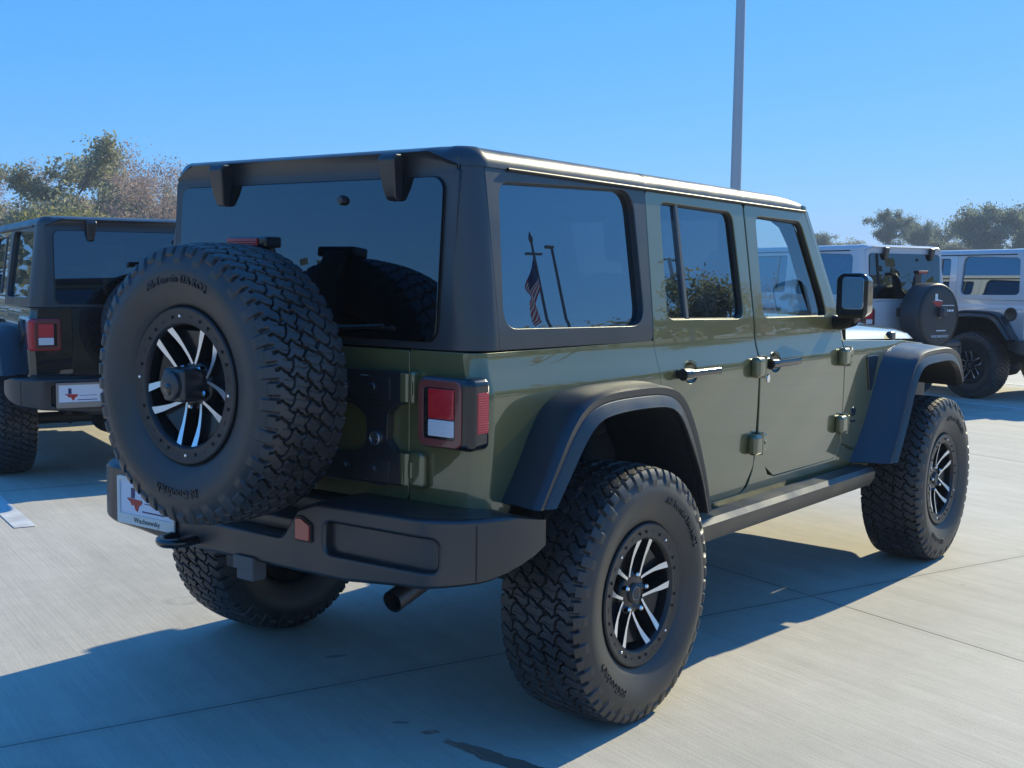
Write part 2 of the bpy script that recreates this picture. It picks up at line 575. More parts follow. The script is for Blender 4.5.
    wet = math_('MAXIMUM', blob(-0.560, -0.98, 0.42, 0.040, R(-92)), blob(-0.523, -0.492, 0.032, 0.020, R(-40)))
    v = math_('MULTIPLY', v, ramp(wet, 0, 1, 1.0, 0.22))
    sc = math_('MULTIPLY', blob(0.02, 1.35, 0.20, 0.085, R(-35)), ramp(wn.outputs[0], 0.4, 0.6, 0.0, 1.0))
    v = math_('MULTIPLY', v, ramp(sc, 0, 1, 1.0, 0.8))
    # small dark specks
    vo = nd(m, "ShaderNodeTexVoronoi"); vo.inputs["Scale"].default_value = 1.7
    lk(m, geo.outputs["Position"], vo.inputs["Vector"])
    v = math_('MULTIPLY', v, ramp(vo.outputs["Distance"], 0.012, 0.03, 0.72, 1.0))
    hue = nd(m, "ShaderNodeMixRGB", blend_type='MIX')
    hue.inputs[1].default_value = (0.545, 0.495, 0.405, 1); hue.inputs[2].default_value = (0.55, 0.505, 0.43, 1)
    lk(m, blot.outputs[0], hue.inputs[0])
    mul = nd(m, "ShaderNodeVectorMath", operation='SCALE')
    lk(m, hue.outputs[0], mul.inputs[0]); lk(m, v, mul.inputs["Scale"])
    lk(m, mul.outputs[0], b.inputs["Base Color"])
    rgh = ramp(wet, 0, 1, 0.78, 0.25)
    lk(m, rgh, b.inputs["Roughness"])
    bp = nd(m, "ShaderNodeBump"); bp.inputs["Strength"].default_value = 0.5; bp.inputs["Distance"].default_value = 0.004
    hsum = math_('ADD', math_('MULTIPLY', fine.outputs[0], 0.8), math_('MULTIPLY', grit.outputs[0], 0.35))
    hsum = math_('ADD', hsum, math_('MULTIPLY', j, 1.5))
    lk(m, hsum, bp.inputs["Height"]); lk(m, bp.outputs[0], b.inputs["Normal"])
    return m
def sheet(name, pts, z, m):
    me = bpy.data.meshes.new(name)
    me.from_pydata([(x, y, z) for x, y in pts], [], [list(range(len(pts)))])
    me.materials.append(m)
    o = bpy.data.objects.new(name, me); COL.objects.link(o)
    return o
def lot(u, w):
    """point u metres along the parking bays, w metres across them"""
    return (u * math.cos(LOT_H) + w * math.sin(LOT_H), u * math.sin(LOT_H) - w * math.cos(LOT_H))
concrete = ground_material()
tag(sheet("parking_lot", [lot(-40, -40), lot(-40, 50), lot(26, 50), lot(26, -40)], 0.0, concrete), kind="structure")
grass_m = add_bump(mat('winter_grass', (0.11, 0.11, 0.045), 0.9), 3, 0.6, 0.05, col_var=((0.07, 0.08, 0.03), (0.16, 0.13, 0.06)))
tag(sheet("ground", [(-400, -400), (400, -400), (400, 400), (-400, 400)], -0.06, grass_m), kind="structure")
line_m = add_bump(mat('worn_white_paint', (0.72, 0.72, 0.70), 0.6), 90, 0.3, 0.001, col_var=((0.55, 0.55, 0.54), (0.78, 0.78, 0.77)))
for k in range(6):
    w0 = -0.80 + 2.71 * k
    tag(sheet("parking_line", [lot(3.25, w0 - 0.06), lot(3.25, w0 + 0.06), lot(9.0, w0 + 0.06), lot(9.0, w0 - 0.06)], 0.004, line_m), kind="structure")

# ------------------------------------------------------------------ wheel (outward = -Y, centre at origin)
TR = 0.432
def tread_mesh():
    U, NT = 1200, 128
    prof = []                                     # (r, y, zone)
    side = catmull([(0.232, 0.106), (0.240, 0.124), (0.258, 0.136), (0.296, 0.152), (0.332, 0.1605), (0.365, 0.157), (0.388, 0.148), (0.405, 0.142), (0.420, 0.133)], 26)
    half = [(r, y) for r, y in side]
    crown = [(TR - 0.010 * (abs(t) ** 3.0), 0.126 * t) for t in np.linspace(1, -1, NT)]
    prof = half + crown + [(r, -y) for r, y in half[::-1]]
    prof = np.array(prof)
    nv = len(prof)
    C = 2 * PI * 0.43
    rng = np.random.RandomState(3)
    uu = np.arange(U) / U * C
    P_ = 54                                       # pitches
    p = C / P_
    cols = np.array([-0.109, -0.055, 0.0, 0.055, 0.109])
    # block centres
    cu, cv = [], []
    for ci, c in enumerate(cols):
        for k in range(P_):
            cu.append((k + (0.5 if ci % 2 else 0.0) + rng.uniform(-0.16, 0.16)) * p)
            cv.append(c + rng.uniform(-0.006, 0.006) * (1 if 0 < ci < 4 else 0.4))
    cu = np.array(cu); cv = np.array(cv)
    T = np.linspace(1, -1, NT) * 0.126
    G, V = np.meshgrid(uu, T, indexing='ij')
    zig = np.abs(((G / p * 1.0 + 0.25 * np.sign(V)) % 1) - 0.5) * 4 - 1
    Vw = V + 0.0080 * zig + 0.0022 * np.sin(G / p * 2 * PI * 2 + 1.3)
    zig2 = np.abs(((V / 0.054 + 0.3) % 1) - 0.5) * 4 - 1
    Gw = G + 0.0115 * zig2 + 0.0020 * np.sin(V / 0.027 * 2 * PI + 1.0)
    d1 = np.full(G.shape, 9.0); d2 = np.full(G.shape, 9.0); idm = np.zeros(G.shape, int)
    for i in range(len(cu)):
        du = (Gw - cu[i] + C / 2) % C - C / 2
        d = np.hypot(du, (Vw - cv[i]) * 0.92)
        near = d < d1
        d2 = np.where(near, d1, np.minimum(d2, d))
        idm = np.where(near, i, idm)
        d1 = np.where(near, d, d1)
    e = (d2 - d1)
    h = np.clip((e - 0.0058) / 0.0034, 0, 1); h = h * h * (3 - 2 * h)
    depth = 0.0150 * (1 - h)
    # sipes: a thin zigzag cut in each block
    sip = np.abs(((G + 0.004 * zig2 + 0.37 * p * (idm % 5)) / (p * 0.5)) % 1 - 0.5)
    depth += np.where((sip < 0.045) & (h > 0.9) & (np.abs(V) < 0.112), 0.0022, 0)
    pass
    # shoulder lugs run down the sidewall
    verts = np.zeros((U, nv, 3))
    th = uu / C * 2 * PI
    ns = len(half)
    rad = np.tile(prof[:, 0], (U, 1)); yy = np.tile(prof[:, 1], (U, 1))
    rad[:, ns:ns + NT] -= depth
    for s_, sl in ((1, slice(0, ns)), (-1, slice(ns + NT, nv))):
        r0 = prof[sl, 0]
        ph = (uu / p + (0.0 if s_ > 0 else 0.5)) % 1
        odd = (np.floor(uu / p + (0 if s_ > 0 else 0.5)).astype(int) % 2)
        reach = np.where(odd == 1, 0.372, 0.392)
        a = np.minimum(ph, 1 - ph)
        lug = np.clip((a - 0.07) / 0.10, 0, 1)
        inn = np.clip((r0[None, :] - reach[:, None]) / 0.006, 0, 1)
        raise_ = lug[:, None] * inn * 0.0065
        gap = (1 - lug)[:, None] * np.clip((r0[None, :] - 0.396) / 0.01, 0, 1) * 0.008
        yy[:, sl] += s_ * (raise_ - gap * 0.6)
        rad[:, sl] -= gap
        # a thin raised rib
        rib = np.exp(-((r0 - 0.349) / 0.0022) ** 2) * 0.0012 + np.exp(-((r0 - 0.268) / 0.002) ** 2) * 0.0015
        yy[:, sl] += s_ * rib[None, :]
    verts[:, :, 0] = rad * np.cos(th)[:, None]
    verts[:, :, 2] = rad * np.sin(th)[:, None]
    verts[:, :, 1] = -yy
    me = bpy.data.meshes.new("tyre")
    i, j = np.meshgrid(np.arange(U), np.arange(nv - 1), indexing='ij')
    i2 = (i + 1) % U
    F = np.stack([i * nv + j, i2 * nv + j, i2 * nv + j + 1, i * nv + j + 1], -1).reshape(-1, 4)
    me.vertices.add(U * nv); me.vertices.foreach_set("co", verts.reshape(-1))
    me.loops.add(F.size); me.loops.foreach_set("vertex_index", F.reshape(-1))
    me.polygons.add(len(F)); me.polygons.foreach_set("loop_start", np.arange(len(F)) * 4)
    me.polygons.foreach_set("loop_total", np.full(len(F), 4)) if hasattr(me.polygons[0], "loop_total") and False else None
    me.update(calc_edges=True)
    me.validate()
    me.polygons.foreach_set("use_smooth", [True] * len(me.polygons))
    me.set_sharp_from_angle(angle=R(38))
    me.materials.append(M['rubber'])
    return me
TYRE = tread_mesh()

def rim_mesh():
    m = Mesh()
    # ring face, outer flange, barrel (materials: 0 ring, 1 gloss black, 2 machined)
    m.add(lathe([(0.226, -0.100), (0.2385, -0.112), (0.2385, -0.133), (0.234, -0.1365), (0.226, -0.1365), (0.221, -0.134),
                 (0.200, -0.1325), (0.193, -0.1325), (0.190, -0.130)], 96), 0, 30)
    m.add(lathe([(0.190, -0.130), (0.1865, -0.127), (0.1835, -0.118)], 96), 0, 50)
    m.add(lathe([(0.1835, -0.118), (0.180, -0.100), (0.188, -0.02), (0.192, 0.09), (0.225, 0.105), (0.225, 0.118)], 72), 1, 40)
    m.add(lathe([(0.188, 0.02), (0.07, 0.03), (0.0, 0.03)], 48), 1, 40)
    # bolts round the ring, in pairs as on the wheel
    for k in range(20):
        a = 2 * PI * k / 20 + (0.06 if k % 2 else -0.06)
        b = lathe([(0.0, -0.1385), (0.0042, -0.1385), (0.0052, -0.137), (0.0052, -0.131)], 8, c=(0.2105 * math.cos(a), 0, 0.2105 * math.sin(a)))
        m.add(b, 2 if k % 5 == 0 else 0, 40)
    # small recesses between the bolts
    for k in range(10):
        a = 2 * PI * (k + 0.25) / 10
        b = box(-0.008, 0.008, -0.1345, -0.131, -0.0035, 0.0035, 0.001, 1)
        xf(b, Matrix.Rotation(-a + PI / 2, 4, 'Y') @ Matrix.Translation((0, 0, 0.2105)))
        m.add(b, 0, 30)
    # hub
    m.add(lathe([(0.0, -0.094), (0.068, -0.092), (0.076, -0.086), (0.082, -0.07), (0.085, -0.02)], 48), 1, 40)
    for k in range(5):
        A = R(90 + 72 * k)
        # black V pocket body
        def P(r, a): return (r * math.cos(A + a), r * math.sin(A + a))
        poly = [P(0.055, -0.5), P(0.10, -0.30), P(0.150, -0.36), P(0.187, -0.47), P(0.187, 0.47), P(0.150, 0.36), P(0.10, 0.30), P(0.055, 0.5)]
        bm = prism([(x, z) for x, z in poly], 'y', -0.074, -0.035, 0.004, 2)
        for v in bm.verts:
            r = math.hypot(v.co.x, v.co.z)
            v.co.y -= 0.022 * max(0, min(1, (r - 0.06) / 0.12)) ** 1.2
        m.add(bm, 1, 40)
        # the two machined legs
        for s in (-1, 1):
            cl = [P(0.064, s * 0.085), P(0.090, s * 0.225), P(0.125, s * 0.325), P(0.152, s * 0.375), P(0.188, s * 0.435)]
            hw = [0.0045, 0.0050, 0.0062, 0.0092, 0.0118]
            yt = [-0.094, -0.097, -0.104, -0.112, -0.124]
            rows = []
            for i, (x, z) in enumerate(cl):
                q = Vector(cl[min(i + 1, 4)]) - Vector(cl[max(i - 1, 0)]); q.normalize()
                nx, nz = -q.y, q.x
                w = hw[i]
                rows.append(((x + nx * w, yt[i], z + nz * w), (x - nx * w, yt[i], z - nz * w),
                             (x - nx * (w + .002), yt[i] + 0.042, z - nz * (w + .002)), (x + nx * (w + .002), yt[i] + 0.042, z + nz * (w + .002))))
            bm = loft(rows, True, True)
            for f in bm.faces:
                f.material_index = 1 if (f.normal.y < -0.7) else 0
            m.add(bm, 1, 25)
    return m
_rimM = rim_mesh()
RIM_MATS = [M['ring'], M['rim_black'], M['machined']]

def tyre_text(parent):
    out = []
    for body, r, deg, size in (("All-Terrain T/A KO2", 0.322, 90, 0.034), ("BFGoodrich", 0.325, 270, 0.040)):
        mw = Matrix(((1, 0, 0, 0), (0, 0, -1, 0), (0, 1, 0, 0), (0, 0, 0, 1)))
        o = text("raised_lettering", body, size, M['rubber'], parent, Matrix.Translation((0, -0.1610, 0)) @ mw, 0.0022, bend=(r, R(deg)))
        out.append(o)
    return out
def make_wheel(name, parent, loc, rz, spin=0.0, simple=False):
    w = _rimM.build(name, RIM_MATS, parent)
    w.location = loc
    w.rotation_euler = (0, spin, rz)
    t = bpy.data.objects.new("tyre", TYRE); COL.objects.link(t); t.parent = w
    m = Mesh()
    m.add(lathe([(0.0, -0.106), (0.022, -0.105), (0.030, -0.102), (0.034, -0.096), (0.034, -0.09)], 28), 0, 40)
    m.add(lathe([(0.020, -0.1062), (0.0215, -0.107), (0.023, -0.1058)], 28), 1, 40)
    m.build("hub_cap", [M['ring'], M['steel']], w)
    for k in range(5):
        a = R(54 + 72 * k)
        m = Mesh().add(lathe([(0.0, -0.113), (0.006, -0.112), (0.0095, -0.107), (0.0105, -0.09)], 6, c=(0.0635 * math.cos(a), 0, 0.0635 * math.sin(a))), 0, 25)
        m.build("lug_nut", M['chrome'], w)
    tyre_text(w)
    return w

# ------------------------------------------------------------------ body surfaces
_wt = catmull([(0.50, 0.770), (0.60, 0.779), (0.70, 0.788), (0.80, 0.793), (0.95, 0.797), (1.07, 0.7975), (1.125, 0.7955), (1.155, 0.789), (1.195, 0.777), (1.228, 0.7705), (1.25, 0.7690), (1.30, 0.7655), (1.34, 0.7605), (1.60, 0.7265), (1.90, 0.687)], 400)
def W(z): return float(np.interp(z, _wt[:, 0], _wt[:, 1]))
def dW(z): return (W(z + 0.004) - W(z - 0.004)) / 0.008
def XR(z): return -0.645 if z < 1.255 else -0.640 + (z - 1.255) * 0.065
def side(s):
    def f(u, v):
        n = Vector((0, s, -dW(v))); n.normalize()
        return (u, s * W(v), v), n
    return f
def wrap(s, rc, off=0.0):
    """u runs along the side (x) and continues round the rear corner; the rear run counts on"""
    L = rc * PI / 2
    def f(u, v):
        xr, w = XR(v) - off, W(v) + off
        x0 = xr + rc
        if u >= x0: p, n = (u, w), (0, 1)
        elif u > x0 - L:
            a = (x0 - u) / rc
            p, n = (x0 - rc * math.sin(a), w - rc + rc * math.cos(a)), (-math.sin(a), math.cos(a))
        else:
            p, n = (xr, w - rc - (x0 - L - u)), (-1, 0)
        N = Vector((n[0], s * n[1], -dW(v) * abs(n[1]))); N.normalize()
        return (p[0], s * p[1], v), N
    return f
def u_of_y(y, rc, z=1.0):
    return XR(z) + rc - rc * PI / 2 - (W(z) - rc - y)
def rear(off=0.0):
    def f(u, v):
        return (XR(v) - off, u, v), Vector((-1, 0, 0.03))
    return f
VC = [0.65, 0.75, 0.85, 0.95, 1.03, 1.08, 1.10, 1.115] + [1.125 + 0.008 * i for i in range(17)] + [1.28, 1.30, 1.32, 1.34, 1.4, 1.5, 1.6, 1.7, 1.8]
def ZG(x): return 1.806 - 0.0150 * (x + 0.5)            # gutter height along the roof

REAR_O = catmull([(-.550, .795), (-.475, .90), (-.405, 1.01), (-.335, 1.078), (-.22, 1.113), (.0, 1.122), (.20, 1.116), (.33, 1.075), (.425, .97), (.505, .80), (.565, .63)], 40)
REAR_K = catmull([(-.560, .790), (-.480, .905), (-.400, 1.015), (-.318, 1.083), (-.2, 1.113), (0, 1.118), (.17, 1.110), (.285, 1.070), (.375, .965), (.455, .80), (.515, .63)], 40)
REAR_L = catmull([(-.492, .788), (-.408, .888), (-.330, .978), (-.262, 1.026), (-.17, 1.044), (0, 1.048), (.165, 1.038), (.245, 1.0), (.317, .91), (.402, .77), (.458, .63)], 40)
FRONT_O = catmull([(2.205, .590), (2.33, .76), (2.44, .95), (2.53, 1.065), (2.66, 1.118), (2.95, 1.128), (3.20, 1.122), (3.34, 1.085), (3.41, 1.0), (3.44, .93)], 40)
FRONT_K = catmull([(2.300, .588), (2.42, .76), (2.53, .95), (2.605, 1.05), (2.72, 1.105), (2.95, 1.118), (3.15, 1.112), (3.29, 1.075), (3.36, .99), (3.39, .92)], 40)
FRONT_L = catmull([(2.372, .588), (2.485, .755), (2.585, .93), (2.655, 1.01), (2.75, 1.042), (2.95, 1.050), (3.12, 1.045), (3.23, 1.01), (3.295, .95), (3.32, .90)], 40)
def flare(s, O, K, L, m, yin):
    secs = []
    for o, k, l in zip(O, K, L):
        o = np.array([o[0], yin(o[0]), o[1]]); k = np.array([k[0], .925, k[1]]); l = np.array([l[0], .958, l[1]])
        d = l - k
        kk = k + d * 0.10; kk[1] = .944
        a = k + (o - k) * 0.12
        secs.append([o + np.array([0, -0.02, 0]), o, o + (a - o) * .5 + np.array([0, 0, .004]), a, k, kk,
                     k + d * .38 + [0, .004, 0], k + d * .44 + [0, -.001, 0], k + d * .50 + [0, .002, 0], k + d * .90, l,
                     l + d * .06 + [0, -.010, 0], l + d * .02 + [0, -.035, 0], np.array([l[0], .80, l[2]])])
    # close the two ends
    secs = [[(p[0], s * p[1], p[2]) for p in q] for q in secs]
    bm = loft(secs)
    for q in (secs[0], secs[-1]):
        vs = [bm.verts.new(p) for p in q]
        try: bm.faces.new(vs)
        except ValueError: pass
    bmesh.ops.remove_doubles(bm, verts=bm.verts[:], dist=1e-5)
    bmesh.ops.recalc_face_normals(bm, faces=bm.faces[:])
    m.add(bm, 0, 42)

# ------------------------------------------------------------------ the truck
def make_truck(T, name='off_road_suv'):
    """T: materials by role. Returns the root empty; the ground is z = 0 under the rear axle, forward is +X."""
    root = empty(name)
    P, TOP, PL = T['paint'], T['top'], T['flare']
    RC = 0.055
    # ---- body shell: quarter panels with rear corners, sills, cowl, floor
    b = Mesh()
    hs = 0.0025
    for s in (-1, 1):
        f = wrap(s, RC)
        ue = lambda z: u_of_y(0.5105, RC, z)
        Lc = XR(1) + RC
        cuts = [Lc - RC * PI / 2 * k / 8 for k in range(9)]
        arch = [(.485, .64), (.43, .80), (.35, .93), (.27, 1.02), (.17, 1.06), (0, 1.07), (-.17, 1.065), (-.28, 1.04), (-.36, .97), (-.44, .87), (-.50, .78)]
        out = [(.363, 1.245), (.370, 1.10), (.395, 1.02), (.46, .90), (.56, .74), (.60, .64)] + arch + [(-.52, .745)] + [(ue(z), z) for z in (.745, .85, .95, 1.07, 1.125, 1.155, 1.195, 1.228, 1.245)]
        panel(b, out, [], f, 0.03, 0.003, cuts, VC)
        # sill with B-pillar foot
        sf = side(s)
        out = [(.49, .555), (2.46, .548), (2.46, .66), (2.06, .70), (2.035, .655), (2.0, .630), (1.37, .628), (1.30, .645), (1.255, .70), (1.20, .78),
               (1.172, .78), (1.155, .68), (1.122, .615), (1.07, .594), (.80, .592), (.72, .63), (.65, .70), (.5, .66)]
        panel(b, out, [], sf, 0.03, 0.003, [], VC)
        # cowl side / front fender skin, narrowing towards the grille
        def ff(u, v, s=s):
            t = max(0.0, min(1.0, (u - 2.45) / 1.15))
            w = W(v) - 0.17 * t * t * (3 - 2 * t)
            return (u, s * w, v), Vector((0, s, -dW(v)))
        out = [(2.066, .70), (2.12, .62), (2.5, .60), (2.62, .95), (3.0, 1.0), (3.6, 1.0), (3.62, 1.10), (3.1, 1.140), (2.5, 1.166), (2.066, 1.182)]
        panel(b, out, [], ff, 0.03, 0.003, [2.3, 2.5, 2.7, 2.9, 3.1, 3.3, 3.5], VC)
        # A-pillar, door frame side of the windscreen
        zt = ZG(1.80)
        secs = []
        for t in np.linspace(0, 1, 7):
            z = 1.19 + (zt - 1.19) * t
            xa = 2.080 - 0.03 * t * 0 - max(0, (z - 1.25)) * 0.540
            w = W(z)
            secs.append([(xa - .028, s * (w - .004), z), (xa + .010, s * (w - .006), z), (xa + .036, s * (w - .030), z), (xa + .030, s * (w - .085), z), (xa - .03, s * (w - .07), z)])
        b.add(loft(secs, True, True), 0, 40)
    # cowl top
    secs = []
    for y in np.linspace(-.755, .755, 13):
        h = 1 - (y / .76) ** 2
        secs.append([(2.02, y, 1.20), (2.045, y, 1.265 + .012 * h), (2.10, y, 1.262 + .016 * h), (2.16, y, 1.235 + .022 * h), (2.17, y, 1.16)])
    b.add(loft(secs), 0, 40)
    # windscreen header
    b.add(box(1.755, 1.80, -.70, .70, ZG(1.78) - .02, ZG(1.78) + .026, .012), 0)
    # inner floor, bulkhead and inner tub so that no gap shows daylight
    b2 = Mesh()
    b2.add(box(-.61, 3.3, -.50, .50, .60, .66, .01))
    b2.add(box(.52, 2.45, -.74, .74, .58, .64, .01))
    b2.add(box(2.12, 2.20, -.72, .72, .60, 1.16, .01))
    for s in (-1, 1):
        b2.add(box(-.60, .36, s * .735, s * .75, 1.09, 1.24, .0))
        b2.add(box(-.62, .46, s * .50, s * .54, .62, 1.10, .0))
        b2.add(box(-.62, .46, s * .50, s * .745, 1.083, 1.10, .0))
        b2.add(box(-.63, -.56, s * .50, s * .75, .75, 1.10, .0))
        b2.add(box(.44, .50, s * .50, s * .745, .64, 1.10, .0))
        b2.add(box(1.13, 1.26, s * .70, s * .755, .64, 1.24, .01))          # B-pillar
        b2.add(box(1.15, 1.20, s * .63, s * .675, 1.2, 1.77, .01))
        b2.add(box(.36, .41, s * .63, s * .675, 1.2, 1.77, .01))
        # front wheel house
        b2.add(box(2.44, 3.5, s * .44, s * .48, .60, 1.12, 0)); b2.add(box(2.42, 3.5, s * .44, s * .72, 1.06, 1.10, 0)); b2.add(box(2.40, 2.46, s * .44, s * .755, .60, 1.12, 0))
    body = b.build("body", P, root)
    b2.build("inner_body", M['dark'], body)

    m = Mesh()
    m.add(xf(lathe([(0, .010), (.062, .010), (.070, .016), (.080, .014), (.084, .0)], 40), Matrix.Translation((-.43, W(1.06) - .004, 1.085))), 0, 40)
    m.build("fuel_cap", M['plastic'], body)
    # ---- doors
    def door(s, out, hole, hinge_x, handle_x, front):
        m = Mesh()
        cupc = (handle_x[0] + .118, 1.119)
        cup_hole = [(cupc[0] + .056 * math.cos(2 * PI * k / 28), cupc[1] + .042 * math.sin(2 * PI * k / 28)) for k in range(28)]
        panel(m, out, [hole, cup_hole], side(s), 0.03, 0.0035, [], VC, hole_depth=0.006)
        # rolled window reveal
        d = m.build("door", P, root)
        # rubber reveal behind the opening
        m = Mesh()
        inner = [(x, z) for x, z in hole]
        cx = sum(p[0] for p in inner) / len(inner); cz = sum(p[1] for p in inner) / len(inner)
        def off(p, k): 
            q = Vector((p[0] - cx, p[1] - cz)); return (p[0] - q.x / q.length * k, p[1] - q.y / q.length * k)
        n = len(inner)
        V, N, F = [], [], []
        for i, p in enumerate(inner):
            for k, dep in ((-.004, .006), (.003, .007), (.012, .010), (.014, .026)):
                q = off(p, k); (x, y, z), nn = side(s)(*q)
                V.append(Vector((x, y, z)) - nn * dep)
                N.append(nn)
        for i in range(n):
            for k in range(3):
                a, c = i * 4 + k, ((i + 1) % n) * 4 + k
                F.append((a, c, c + 1, a + 1))
        bm = bmesh.new()
        vs = [bm.verts.new(v) for v in V]
        for f in F: bm.faces.new([vs[i] for i in f])
        bmesh.ops.recalc_face_normals(bm, faces=bm.faces[:])
        Mesh().add(bm, 0, 40).build("window_seal", M['seal'], d)
        # pane
        g = Mesh()
        pane = [off(p, .010) for p in inner]
        def gm(u, v):
            (x, y, z), nn = side(s)(u, v)
            return tuple(Vector((x, y, z)) - nn * 0.020), nn
        panel(g, pane, [], gm, 0.004, 0.0005, [], [1.34, 1.4, 1.5, 1.6, 1.7])
        g.build("window", M['glass_clear'] if front else M['glass'], d)
        # bright lip at the foot of the window
        # handle
        h = Mesh()
        y0 = W(1.12)
        hx0, hx1 = handle_x
        h.add(box(hx0 + .020, hx1 - .004, s * (y0 + .024), s * (y0 + .050), 1.106, 1.136, .0115, 5), 0, 60)
        h.add(box(hx1 - .055, hx1, s * (y0 - .004), s * (y0 + .040), 1.104, 1.132, .010, 4), 0, 60)
        h.add(tube([(hx0, s * (y0 + .030), 1.121), (hx0 + .004, s * (y0 + .030), 1.121), (hx0 + .050, s * (y0 + .032), 1.121)], [.019, .0225, .0215], 24), 0, 40)
        h.add(box(hx0 + .006, hx0 + .044, s * (y0 - .004), s * (y0 + .030), 1.104, 1.138, .006, 3), 0, 60)
        h.build("handle", M['gloss_black'], d)
        c = Mesh()
        bm = lathe([(.0, -.030), (.028, -.029), (.043, -.022), (.052, -.010), (.060, -.004)], 28)
        xf(bm, Matrix.Translation((cupc[0], s * y0, cupc[1])) @ Matrix.Diagonal((1.06, s, .80, 1)))
        c.add(bm, 0, 60)
        c.build("handle_cup", P, d)
        if front:
            k = Mesh().add(xf(lathe([(0, .004), (.011, .004), (.013, .001)], 20), Matrix.Translation((hx0 + .045, s * W(1.04), 1.058)) @ Matrix.Diagonal((1, s, 1.5, 1))), 0, 40)
            k.build("lock_cover", M['chrome'], d)
        # hinges
        for zc in (1.112, .795):
            k = Mesh()
            y = W(zc)
            k.add(box(hinge_x - .085, hinge_x - .012, s * (y - .004), s * (y + .040), zc - .043, zc + .043, .019, 5), 0, 60)
            k.add(tube([(hinge_x, s * (y + .016), zc - .046), (hinge_x, s * (y + .016), zc + .046)], .0165, 16), 0, 50)
            k.add(box(hinge_x + .008, hinge_x + .070, s * (y - .004), s * (y + .016), zc - .034, zc + .034, .007, 3), 0, 50)
            k.add(xf(lathe([(0, .006), (.006, .0055), (.008, 0)], 10), Matrix.Translation((hinge_x + .045, s * (y + .016), zc)) @ Matrix.Diagonal((1, s, 1, 1))), 0, 40)
            k.build("hinge", P, d)
        return d
    for s in (-1, 1):
        zt = lambda x: ZG(x) - .010
        out = fillet([(.392, zt(.39)), (.368, 1.245), (.374, 1.10), (.43, .955), (.57, .745), (.66, .69), (.80, .598), (1.075, .600), (1.150, .70), (1.163, 1.17), (1.152, zt(1.15))],
                     [.02, .03, .06, .06, .05, .05, .05, .08, .06, .2, .02], 6)
        hole = fillet([(.487, 1.752), (.468, 1.318), (1.085, 1.306), (1.060, 1.738)], [.045, .045, .06, .055], 8)
        d = door(s, out, hole, 1.168, (.478, .762), False)
        # divider bar of the quarter light
        m = Mesh()
        for k in range(1):
            a, c = side(s)(.634, 1.31), side(s)(.622, 1.746)
            m.add(box(-.010, .010, -.006, .006, 0, 1, .002), 0)
            for i, v in enumerate(m.v):
                t = v[2]
                q = Vector(a[0]).lerp(Vector(c[0]), t)
                m.v[i] = (q.x + v[0], q.y - s * .014 + v[1], q.z)
        m.build("window_divider", M['divider'], d)
        out = fillet([(1.168, zt(1.17)), (1.180, 1.17), (1.182, .80), (1.262, .690), (1.36, .636), (2.010, .634), (2.058, .70), (2.052, 1.24), (2.005, 1.330), (1.760, zt(1.76))],
                     [.02, .2, .12, .08, .06, .06, .05, .06, .1, .03], 6)
        hole = fillet([(1.262, 1.733), (1.252, 1.306), (1.915, 1.300), (1.880, 1.395), (1.712, 1.726)], [.045, .05, .07, .15, .07], 8)
        d = door(s, out, hole, 2.060, (1.203, 1.487), True)
        # mirror on the door
        m = Mesh()
        bm = prism(rr(-.076, .080, -.110, .100, [.03, .03, .04, .04], 5), 'x', -.055, .055, .018, 4)
        for v in bm.verts:
            k = (v.co.x + .055) / .11
            v.co.y *= 1 - .25 * k; v.co.z *= 1 - .18 * k
            v.co.z += 0
        xf(bm, Matrix.Translation((1.945, s * .888, 1.402)) @ Matrix.Rotation(R(4) * s, 4, 'Z'))
        m.add(bm, 0, 45)
        m.add(tube(catmull([(2.00, s * .745, 1.275), (1.985, s * .80, 1.268), (1.96, s * .87, 1.283), (1.95, s * .90, 1.31)], 8), [.034, .032, .028, .026], 12) if False else tube([(2.00, s * .745, 1.272), (1.985, s * .80, 1.268), (1.965, s * .865, 1.283), (1.95, s * .885, 1.315)], [.036, .034, .03, .028], 12), 0, 50)
        mi = m.build("side_mirror", M['gloss_black'], d)
        bm = prism(rr(-.052, .052, -.072, .072, .018, 4), 'x', -.002, .002, .001, 1)
        xf(bm, Matrix.Translation((1.887, s * .893, 1.408)) @ Matrix.Rotation(R(4) * s, 4, 'Z'))
        Mesh().add(bm, 0).build("mirror_glass", M['mirror'], mi)

    # ---- hardtop
    ht = Mesh()
    RH = 0.092
    for s in (-1, 1):
        f = wrap(s, RH)
        us = XR(1.5) + RH                             # start of the corner
        hole = fillet([(-.470, 1.762), (-.505, 1.316), (.262, 1.304), (.318, 1.40), (.310, 1.72), (.235, 1.780)], [.06, .06, .10, .3, .12, .08], 8)
        hole = fillet([(-.468, 1.764), (-.508, 1.314), (.312, 1.300), (.306, 1.782)], [.062, .066, .085, .085], 8)
        out = fillet([(us + .005, ZG(-.5) - .006), (us + .001, 1.2545), (.358, 1.2495), (.386, ZG(.38) - .006)], [.004, .004, .02, .004], 3)
        panel(ht, out, [hole], side(s), .03, .0035, [], VC, hole_depth=.030)
        # corner column
        ue = u_of_y(.665, RH, 1.5)
        cuts = [us - RH * PI / 2 * k / 10 for k in range(11)]
        zs = [1.2545, 1.35, 1.45, 1.55, 1.65, 1.75, 1.806]
        out = [(us + .0005, 1.806), (us - .0015, 1.2545)] + [(u_of_y(.662, RH, z), z) for z in zs]
        def fw(u, v, f=f):
            if v <= 1.80: return f(u, v)
            # roll over into the roof
            t = (v - 1.80) / .03
            (x, y, z), n = f(u, 1.80)
            k = .022 * t * t
            return (x - n.x * k, y - n.y * k, 1.80 + .034 * t), (n * (1 - .6 * t) + Vector((0, 0, .9 * t))).normalized()
